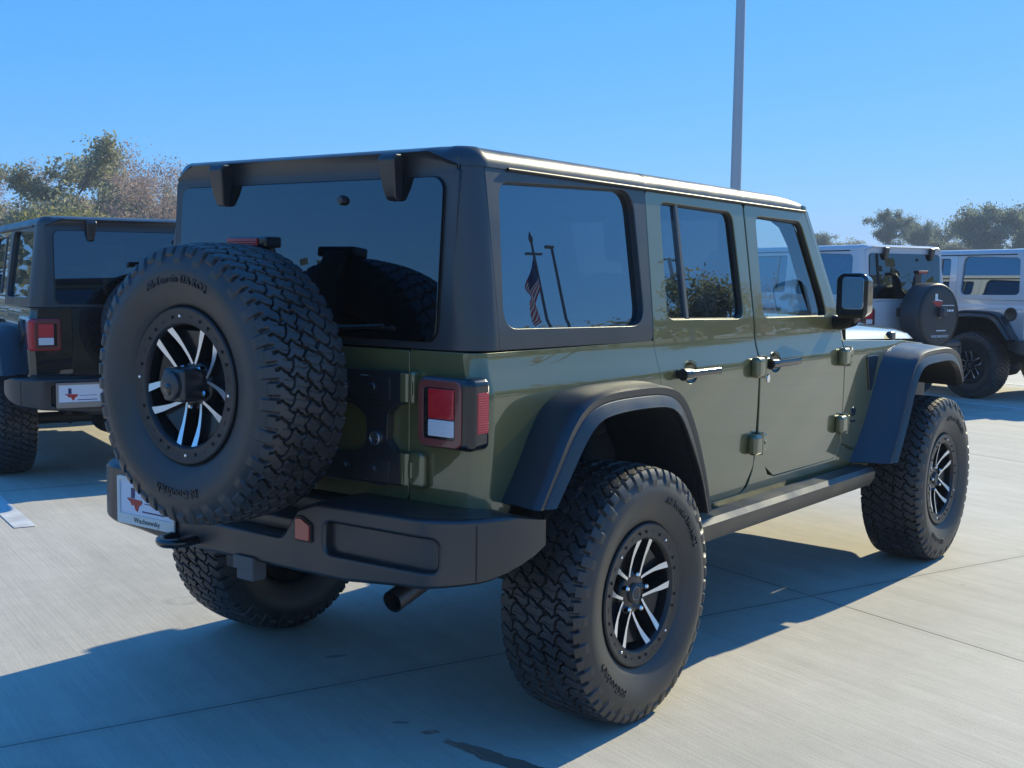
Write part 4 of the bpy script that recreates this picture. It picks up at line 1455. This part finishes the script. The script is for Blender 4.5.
        Mesh().add(lathe([(0, -.008), (.03, -.006), (.04, .0), (.04, .01)], 24, axis='x', c=(SP[0] - .168, SP[1], SP[2])), 0, 40).build("camera_port", M['gloss_black'], cv)
    else:
        make_wheel("spare_wheel", root, SP, -PI / 2, R(0.7))
    return root


HERO = dict(paint=M['paint'], top=M['top'], flare=M['plastic'], lamp=M['gloss_black'], hook=M['gloss_black'], rail=M['plastic'], hero=True)
GRP = "off-road vehicles parked on the concrete lot"
hero = make_truck(HERO)
tag(hero, "large olive green off-road vehicle with a bare spare wheel on its tailgate", "off-road vehicle", GRP)

def place_truck(T, label, x, y, head, drop=.05, ws=.94):
    r = make_truck(T)
    for c in r.children:
        if c.name.split('.')[0] == 'wheel':
            c.scale = (ws, ws, ws)
            c.location.z = c.location.z * ws
        elif c.name.split('.')[0] in ('spare_wheel', 'spare_cover'):
            if 'spare_cover' in c.name:
                c.location.x, c.location.z = -.17 * .85, .17 * 1.134 - drop - .04
                c.scale = (.83, .83, .83); continue
            else: c.location.z -= drop
            c.scale = (.9, .9, .9)
        elif drop:
            c.location.z -= drop
    r.location = (x, y, 0)
    r.rotation_euler = (0, 0, R(head))
    tag(r, label, "off-road vehicle", GRP)
    return r
BLACK = dict(paint=M['paint_black'], top=M['top'], flare=M['plastic'], lamp=M['red'], hook=M['red_hook'], rail=M['plastic'], plate_frame=M['steel'])
place_truck(BLACK, "black off-road vehicle with red lamp surrounds parked behind the olive one's spare wheel", 2.10, 4.84, 69)
WHITE = dict(paint=M['paint_white'], top=M['top_white'], flare=M['plastic'], lamp=M['gloss_black'], hook=M['gloss_black'], rail=M['plastic'], cover=True)
place_truck(WHITE, "silvery white off-road vehicle with a printed black cover over its spare wheel", 10.45, 2.45, 72)
SILVER = dict(paint=M['paint_silver'], top=M['top_silver'], flare=M['plastic'], lamp=M['gloss_black'], hook=M['gloss_black'], rail=M['plastic'])
place_truck(SILVER, "pale silver off-road vehicle with bare wheel, half cut by the picture's right edge", 12.70, 1.28, 72)

# ------------------------------------------------------------------ light pole
def light_pole(x, y, h, label, r=.135):
    root = empty("light_pole", (x, y, 0))
    gm = mat('galvanised_steel', (.42, .43, .45), .42, .6)
    Mesh().add(lathe([(0, 0), (.32, 0), (.32, .75), (.30, .78), (0, .78)], 32, axis='z'), 0, 35).build("concrete_base", mat('pole_base_concrete', (.42, .41, .39), .8), root)
    m = Mesh(); m.add(lathe([(r * 1.05, .78), (r, 1.2), (r * .72, h), (0, h)], 24, axis='z'), 0, 40)
    m.build("pole", gm, root)
    m = Mesh()
    for a in (0, PI):
        b = box(.05, .55, -.03, .03, h - .12, h - .06, .01); xf(b, Matrix.Rotation(a, 4, 'Z')); m.add(b)
    m.build("bracket", gm, root)
    for a in (0, PI):
        m = Mesh(); b = box(.5, 1.15, -.17, .17, h - .15, h - .04, .03); xf(b, Matrix.Rotation(a, 4, 'Z')); m.add(b)
        m.build("lamp_head", gm, root)
    tag(root, label, "light pole")
    return root
CX, CY = -3.4353, -3.0246
def at(az, d): return CX + d * math.cos(R(az)), CY + d * math.sin(R(az))
light_pole(*at(27.15, 30), 12.0, "tall pale steel light pole rising behind the roof of the olive vehicle")

# ------------------------------------------------------------------ trees
def leaf_mat(name, a, b, rough=.75):
    m = mat(name, a, rough)
    bs = m.node_tree.nodes["Principled BSDF"]
    tc = nd(m, "ShaderNodeTexCoord"); n = nd(m, "ShaderNodeTexNoise")
    n.inputs["Scale"].default_value = 1.1; n.inputs["Detail"].default_value = 5.0
    lk(m, tc.outputs["Object"], n.inputs["Vector"])
    g = nd(m, "ShaderNodeNewGeometry")
    ad = nd(m, "ShaderNodeMath", operation='ADD')
    sc = nd(m, "ShaderNodeMath", operation='MULTIPLY_ADD'); sc.inputs[1].default_value = .5; sc.inputs[2].default_value = -.25
    lk(m, g.outputs["Random Per Island"], sc.inputs[0])
    lk(m, n.outputs[0], ad.inputs[0]); lk(m, sc.outputs[0], ad.inputs[1])
    cr = nd(m, "ShaderNodeValToRGB")
    cr.color_ramp.elements[0].position = .25; cr.color_ramp.elements[1].position = .8
    cr.color_ramp.elements[0].color = (*a, 1); cr.color_ramp.elements[1].color = (*b, 1)
    lk(m, ad.outputs[0], cr.inputs[0]); lk(m, cr.outputs[0], bs.inputs["Base Color"])
    tr = nd(m, "ShaderNodeBsdfTranslucent"); lk(m, cr.outputs[0], tr.inputs[0])
    mx = nd(m, "ShaderNodeMixShader"); mx.inputs[0].default_value = .55
    out = [q for q in m.node_tree.nodes if q.type == 'OUTPUT_MATERIAL'][0]
    lk(m, bs.outputs[0], mx.inputs[1]); lk(m, tr.outputs[0], mx.inputs[2]); lk(m, mx.outputs[0], out.inputs[0])
    return m
BARK = add_bump(mat('grey_bark', (.13, .105, .085), .9), 9, .6, .03, col_var=((.09, .075, .06), (.19, .16, .135)))
TWIG = mat('pale_twig', (.24, .19, .16), .9)
L_OAK = leaf_mat('olive_leaves', (.20, .205, .115), (.46, .44, .27))
L_LIME = leaf_mat('yellow_green_leaves', (.18, .19, .06), (.38, .34, .12))
L_RED = leaf_mat('russet_leaves', (.32, .21, .17), (.56, .43, .36))
L_PINE = leaf_mat('pine_needles', (.14, .175, .12), (.31, .34, .21))

def branch_tree(rng, h, kind):
    """returns tubes (list of (path, radii)) and the leaf points"""
    tubes, tips = [], []
    def grow(p, d, L, r, depth):
        n = 5
        path, rad = [p], [r]
        q = np.array(p)
        dd = np.array(d)
        for i in range(n):
            dd = dd + rng.normal(0, .13 if depth else .04, 3)
            if depth: dd[2] += .05
            dd = dd / np.linalg.norm(dd)
            q = q + dd * L / n
            path.append(q.copy()); rad.append(r * (1 - .55 * (i + 1) / n))
        tubes.append((path, rad))
        if depth >= 3 or L < .05 * h:
            tips.extend(path[2:]); return
        if depth >= 2: tips.extend(path[2:])
        k = {'pine': 11, 'bare': 6, 'oak': 6, 'bush': 6}[kind] if depth == 0 else rng.randint(3, 5)
        for j in range(k):
            t = rng.uniform(.62 if kind == 'pine' and depth == 0 else .35 if depth == 0 and kind in ('oak',) else .18, 1.0)
            i = min(n - 1, int(t * n)); f = t * n - i
            bp = path[i] * (1 - f) + path[i + 1] * f if i + 1 <= n else path[-1]
            ang = rng.uniform(0, 2 * PI)
            spread = {'pine': 1.0, 'bare': .55, 'oak': .85, 'bush': .8}[kind] * rng.uniform(.7, 1.3)
            base = dd if depth else np.array([0, 0, 1.])
            side_ = np.array([math.cos(ang), math.sin(ang), rng.uniform(-.1, .3)])
            nd_ = base * (.6 if kind != 'pine' or depth else .25) + side_ * spread
            nd_ /= np.linalg.norm(nd_)
            LL = L * {'pine': .36, 'bare': .62, 'oak': .60, 'bush': .62}[kind] * rng.uniform(.75, 1.15) if depth == 0 else L * rng.uniform(.5, .75)
            grow(bp, nd_, LL, max(.008, rad[min(i, n)] * .55), depth + 1)
    L0 = {'pine': .82 * h, 'bare': .52 * h, 'oak': .55 * h, 'bush': .40 * h}[kind]
    grow(np.array([0., 0., -.1]), np.array([0, 0, 1.]), L0, {'pine': .022, 'bare': .018, 'oak': .028, 'bush': .02}[kind] * h, 0)
    return tubes, np.array(tips)
def tree(kind, h, seed, leafm, n_leaf, size, clump):
    rng = np.random.RandomState(seed)
    tubes, tips = branch_tree(rng, h, kind)
    top = max(t[2] for t in tips)
    k = h / top
    m = Mesh()
    bm_all_v, bm_all_f = [], []
    for path, rad in tubes:
        n = 5 if rad[0] > .04 else 3
        P = np.array(path) * k
        base = len(bm_all_v)
        for i, p in enumerate(P):
            d = P[min(i + 1, len(P) - 1)] - P[max(i - 1, 0)]
            d /= np.linalg.norm(d) + 1e-9
            a = np.cross(d, [0.3, .9, .2]); a /= np.linalg.norm(a) + 1e-9
            b = np.cross(a, d)
            for q in range(n):
                t = 2 * PI * q / n
                bm_all_v.append(tuple(p + (a * math.cos(t) + b * math.sin(t)) * rad[i]))
        for i in range(len(P) - 1):
            for q in range(n):
                bm_all_f.append((base + i * n + q, base + i * n + (q + 1) % n, base + (i + 1) * n + (q + 1) % n, base + (i + 1) * n + q))
    tm = bpy.data.meshes.new("trunk"); tm.from_pydata(bm_all_v, [], bm_all_f); tm.materials.append(TWIG if kind == 'bare' else BARK)
    tm.polygons.foreach_set("use_smooth", [True] * len(bm_all_f))
    tips = tips * k
    # some tips carry far more leaves than others, so that the crown has gaps and clumps
    wgt = rng.gamma(.9, 1.0, len(tips)); wgt /= wgt.sum()
    ids = rng.choice(len(tips), n_leaf, p=wgt)
    c = tips[ids] + rng.normal(0, clump, (n_leaf, 3)) * np.array([1, 1, .7])
    c[:, 2] = np.maximum(c[:, 2], .1)
    u = rng.normal(0, 1, (n_leaf, 3)); u /= np.linalg.norm(u, axis=1)[:, None]
    w = np.cross(u, rng.normal(0, 1, (n_leaf, 3))); w /= np.linalg.norm(w, axis=1)[:, None]
    s1 = size * rng.uniform(.5, 1.3, (n_leaf, 1)); s2 = s1 * rng.uniform(.45, .8, (n_leaf, 1))
    V = np.stack([c - u * s1 * .5, c + w * s2 * .5, c + u * s1 * .5, c - w * s2 * .5], 1).reshape(-1, 3)
    cm = bpy.data.meshes.new("crown")
    cm.from_pydata(V.tolist(), [], [[4 * i, 4 * i + 1, 4 * i + 2, 4 * i + 3] for i in range(n_leaf)])
    cm.materials.append(leafm)
    return tm, cm
def plant(name, meshes, az, d, scale, rz, label, group):
    x, y = at(az, d)
    root = empty(name, (x, y, -.06), rz)
    root.scale = (scale[0], scale[0], scale[1]) if isinstance(scale, tuple) else (scale,) * 3
    for nm, me in zip(("trunk", "crown"), meshes):
        o = bpy.data.objects.new(nm, me); COL.objects.link(o); o.parent = root
    tag(root, label, "tree", group)
    return root
OAK = tree('oak', 9.0, 11, L_OAK, 13000, .22, .28)
OAK2 = tree('oak', 9.0, 5, L_OAK, 17000, .25, .38)
BARE = tree('bare', 7.0, 23, L_RED, 9000, .11, .28)
BARE2 = tree('bare', 7.0, 31, L_RED, 10000, .11, .30)
BUSH = tree('bush', 5.0, 4, L_LIME, 9000, .20, .45)
BUSH2 = tree('bush', 5.0, 9, L_OAK, 9000, .22, .48)
PINE = tree('pine', 10.0, 7, L_PINE, 13000, .26, .34)
PINE2 = tree('pine', 10.0, 13, L_PINE, 16000, .28, .40)
BROAD = tree('oak', 10.0, 21, L_PINE, 24000, .30, .48)
GL = "trees behind the black vehicle"
GR = "trees beyond the pale vehicles"
plant("oak_tree", OAK, 57.2, 72, .95, 2.4, "tallest grey olive tree with an open crown above the black vehicle", GL)
plant("bare_tree", BARE, 54.9, 66, 1.06, 1.0, "russet half bare tree with many thin upright twigs, next to the dark hardtop edge", GL)
plant("bare_tree", BARE2, 53.3, 72, .98, 2.2, "rust coloured half bare tree partly hidden by the hardtop corner", GL)
plant("bush_tree", BUSH, 56.0, 60, .78, .3, "low yellow green bushy tree below the russet twigs", GL)
plant("bush_tree", BUSH, 57.9, 58, .72, 2.0, "lowest lime tinted bushy tree just over the black roof", GL)
plant("bush_tree", BUSH2, 58.8, 64, .95, 1.1, "olive brown bushy tree left of the tallest olive tree", GL)
plant("bare_tree", BARE, 59.4, 78, 1.08, 2.9, "thin russet tree with bare top at the picture edge behind the black vehicle", GL)
plant("oak_tree", OAK2, 60.6, 80, .86, 3.3, "dark olive tree cut by the picture edge behind the black vehicle", GL)
plant("oak_tree", OAK2, 55.9, 95, 1.12, 1.9, "dense dull green tree standing farthest back behind the russet twigs", GL)
plant("oak_tree", OAK2, 52.3, 90, .80, 4.9, "dull green tree hidden mostly behind the olive vehicle", GL)
plant("pine_tree", PINE, 20.6, 140, (.62, .84), .2, "tall dark pine with a rounded tuft, above the white vehicle's rear window", GR)
plant("pine_tree", PINE2, 19.1, 150, (.58, .76), 1.2, "shorter dark pine right of the tall tufted pine", GR)
plant("pine_tree", PINE, 17.9, 165, (.6, .74), 2.5, "thin pale pine in the gap between the two pale roofs", GR)
plant("broad_tree", BROAD, 16.3, 135, (.92, .86), .5, "broadest dark tree with a dense spreading crown above the silver vehicle", GR)
plant("pine_tree", PINE2, 14.5, 140, (.6, .84), 3.1, "dark pine cut by the picture edge beside the broadest tree", GR)
plant("oak_tree", OAK2, 22.2, 150, (.9, .62), 2.1, "low rounded tree seen between the mirror and the tall tufted pine", GR)
plant("pine_tree", PINE2, 23.5, 150, .62, .8, "small dark pine showing just past the windscreen pillar", GR)
plant("oak_tree", OAK2, 19.9, 175, (1.2, .60), 4.0, "wide low tree forming the hazy foot of the pine row", GR)
plant("oak_tree", OAK2, 17.4, 160, (1.2, .66), 1.0, "wide low tree left of the broadest dark crown", GR)
plant("oak_tree", OAK, 15.3, 170, (1.2, .75), 2.0, "olive tree behind the broadest dark crown", GR)

# ------------------------------------------------------------------ what the glass and paint mirror: the far side of the lot
def wood(name, az0, az1, d0, d1, h0, h1, n, seed, m, size):
    rng = np.random.RandomState(seed)
    N = int(abs(az1 - az0) / 1.6)
    azs = np.linspace(az0, az1, N) + rng.uniform(-.5, .5, N)
    ds = rng.uniform(d0, d1, N); hs = rng.uniform(h0, h1, N)
    i = rng.randint(0, N, n)
    u = rng.normal(0, 1, (n, 3)); u /= np.linalg.norm(u, axis=1)[:, None]
    rad = rng.uniform(.45, 1.0, n) ** .6
    cx, cy = ds * np.cos(np.radians(azs)), ds * np.sin(np.radians(azs))
    lump = rng.normal(0, .12, (N, 9, 3))
    k = rng.randint(0, 9, n)
    wv = hs[i] * rng.uniform(.30, .42, N)[i]
    P = np.stack([cx[i] + (u[:, 0] * rad * .75 + lump[i, k, 0] * 2.5) * wv, cy[i] + (u[:, 1] * rad * .75 + lump[i, k, 1] * 2.5) * wv,
                  hs[i] * (.55 + .42 * u[:, 2] * rad + lump[i, k, 2] * .6)], 1)
    P[:, 2] = np.clip(P[:, 2], .1, None)
    a = rng.normal(0, 1, (n, 3)); a /= np.linalg.norm(a, axis=1)[:, None]
    b = np.cross(a, rng.normal(0, 1, (n, 3))); b /= np.linalg.norm(b, axis=1)[:, None]
    s1 = size * rng.uniform(.5, 1.4, (n, 1))
    V = np.stack([P - a * s1, P + b * s1 * .7, P + a * s1, P - b * s1 * .7], 1).reshape(-1, 3)
    me = bpy.data.meshes.new(name)
    me.from_pydata(V.tolist(), [], [[4 * q, 4 * q + 1, 4 * q + 2, 4 * q + 3] for q in range(n)])
    me.materials.append(m)
    o = bpy.data.objects.new(name, me); COL.objects.link(o)
    return o
tag(wood("distant_wood", 9, -294, 62, 80, 5.0, 8.5, 40000, 3, L_OAK, .38), "dark far-off wood along the open side of the lot, mirrored low in the side windows", "wood", kind="stuff")

def plant_at(name, meshes, x, y, sc, rz, label):
    root = empty(name, (x, y, -.02), rz); root.scale = (sc, sc, sc)
    for nm, me in zip(("trunk", "crown"), meshes):
        o = bpy.data.objects.new(nm, me); COL.objects.link(o); o.parent = root
    tag(root, label, "tree", "trees mirrored in the side windows")
plant_at("oak_tree", OAK2, .78 + 42 * math.cos(R(-28)), -.72 + 42 * math.sin(R(-28)), .76, .4, "rounded dark tree mirrored at the foot of the rear door window")
plant_at("bare_tree", BARE, .98 + 44 * math.cos(R(-26.3)), -.72 + 44 * math.sin(R(-26.3)), .98, 1.4, "thin bare tree mirrored beside the rounded one in the rear door window")

FX, FY = -.29 + 25 * math.cos(R(-35.2)), -.73 + 25 * math.sin(R(-35.2))
fp = empty("flagpole", (FX, FY, 0))
pole_m = mat('flagpole_metal', (.16, .16, .17), .4, .5)
Mesh().add(lathe([(.06, 0), (.05, .1), (.032, 6.0), (0, 6.02)], 16, axis='z'), 0, 40).build("pole", pole_m, fp)
Mesh().add(lathe([(0, 5.98), (.04, 6.02), (.06, 6.10), (.04, 6.18), (0, 6.3)], 16, axis='z'), 0, 40).build("finial", pole_m, fp)
m_ = Mesh(); b_ = box(-.32, .32, -.03, .03, 5.70, 5.76, .01); m_.add(b_); m_.build("crossbar", pole_m, fp)
tag(fp, "dark flagpole with a small crossbar, mirrored in the rear quarter window", "flagpole")
V, F, FM = [], [], []
NU, NV = 18, 13
for i in range(NU + 1):
    for j in range(NV + 1):
        u, v = i / NU, j / NV
        out_ = .55 * (1 - math.exp(-2.2 * u)) * (1 - .35 * v)
        V.append((FX - .05 - out_ * 1.15, FY + .10 * math.sin(u * 9 + v * 2) * (.3 + u), 5.62 - v * .85 - u * 1.05 - .10 * math.sin(v * 5 + u * 3)))
for i in range(NU):
    for j in range(NV):
        a = i * (NV + 1) + j
        F.append((a, a + 1, a + NV + 2, a + NV + 1)); FM.append(2 if (i < 7 and j < 7) else (0 if j % 2 == 0 else 1))
me = bpy.data.meshes.new("flag"); me.from_pydata(V, [], F)
for q in (M['red_ink'], M['white_ink'], M['blue_ink']): me.materials.append(q)
me.polygons.foreach_set("material_index", FM); me.polygons.foreach_set("use_smooth", [True] * len(F))
fl = bpy.data.objects.new("flag", me); COL.objects.link(fl)
so = fl.modifiers.new("thick", 'SOLIDIFY'); so.thickness = .006
tag(fl, "limp striped red and white flag hanging from the flagpole", "flag")
q = empty("lamp_post", (-.20 + 26 * math.cos(R(-34.3)), -.73 + 26 * math.sin(R(-34.3)), 0))
Mesh().add(lathe([(.06, 0), (.05, .1), (.035, 5.95), (0, 5.97)], 12, axis='z'), 0, 40).build("pole", pole_m, q)
Mesh().add(box(-.25, .05, -.05, .05, 5.95, 6.03, .02), 0).build("lamp_head", pole_m, q)
tag(q, "slim dark lamp post mirrored just right of the flag", "lamp post")
light_pole(.54 + 60 * math.cos(R(-29.1)), -.71 + 60 * math.sin(R(-29.1)), 10.0, "far pale light pole mirrored in the fixed light of the rear door")

# ------------------------------------------------------------------ the air
hz = bpy.data.materials.new('air')
hz.use_nodes = True
for n_ in list(hz.node_tree.nodes):
    if n_.type == 'BSDF_PRINCIPLED': hz.node_tree.nodes.remove(n_)
pv = hz.node_tree.nodes.new("ShaderNodeVolumePrincipled")
pv.inputs["Color"].default_value = (.80, .89, 1.0, 1)
pv.inputs["Density"].default_value = 0.0014
pv.inputs["Anisotropy"].default_value = 0.0
hz.node_tree.links.new(pv.outputs[0], [n_ for n_ in hz.node_tree.nodes if n_.type == 'OUTPUT_MATERIAL'][0].inputs["Volume"])
bmh = box(-410, 410, -410, 410, -1.2, 16.0, 0)
meh = bpy.data.meshes.new("haze"); bmh.to_mesh(meh); bmh.free(); meh.materials.append(hz)
oh = bpy.data.objects.new("haze", meh); COL.objects.link(oh)
tag(oh, "thin pale air over the whole lot", "haze", kind="stuff")
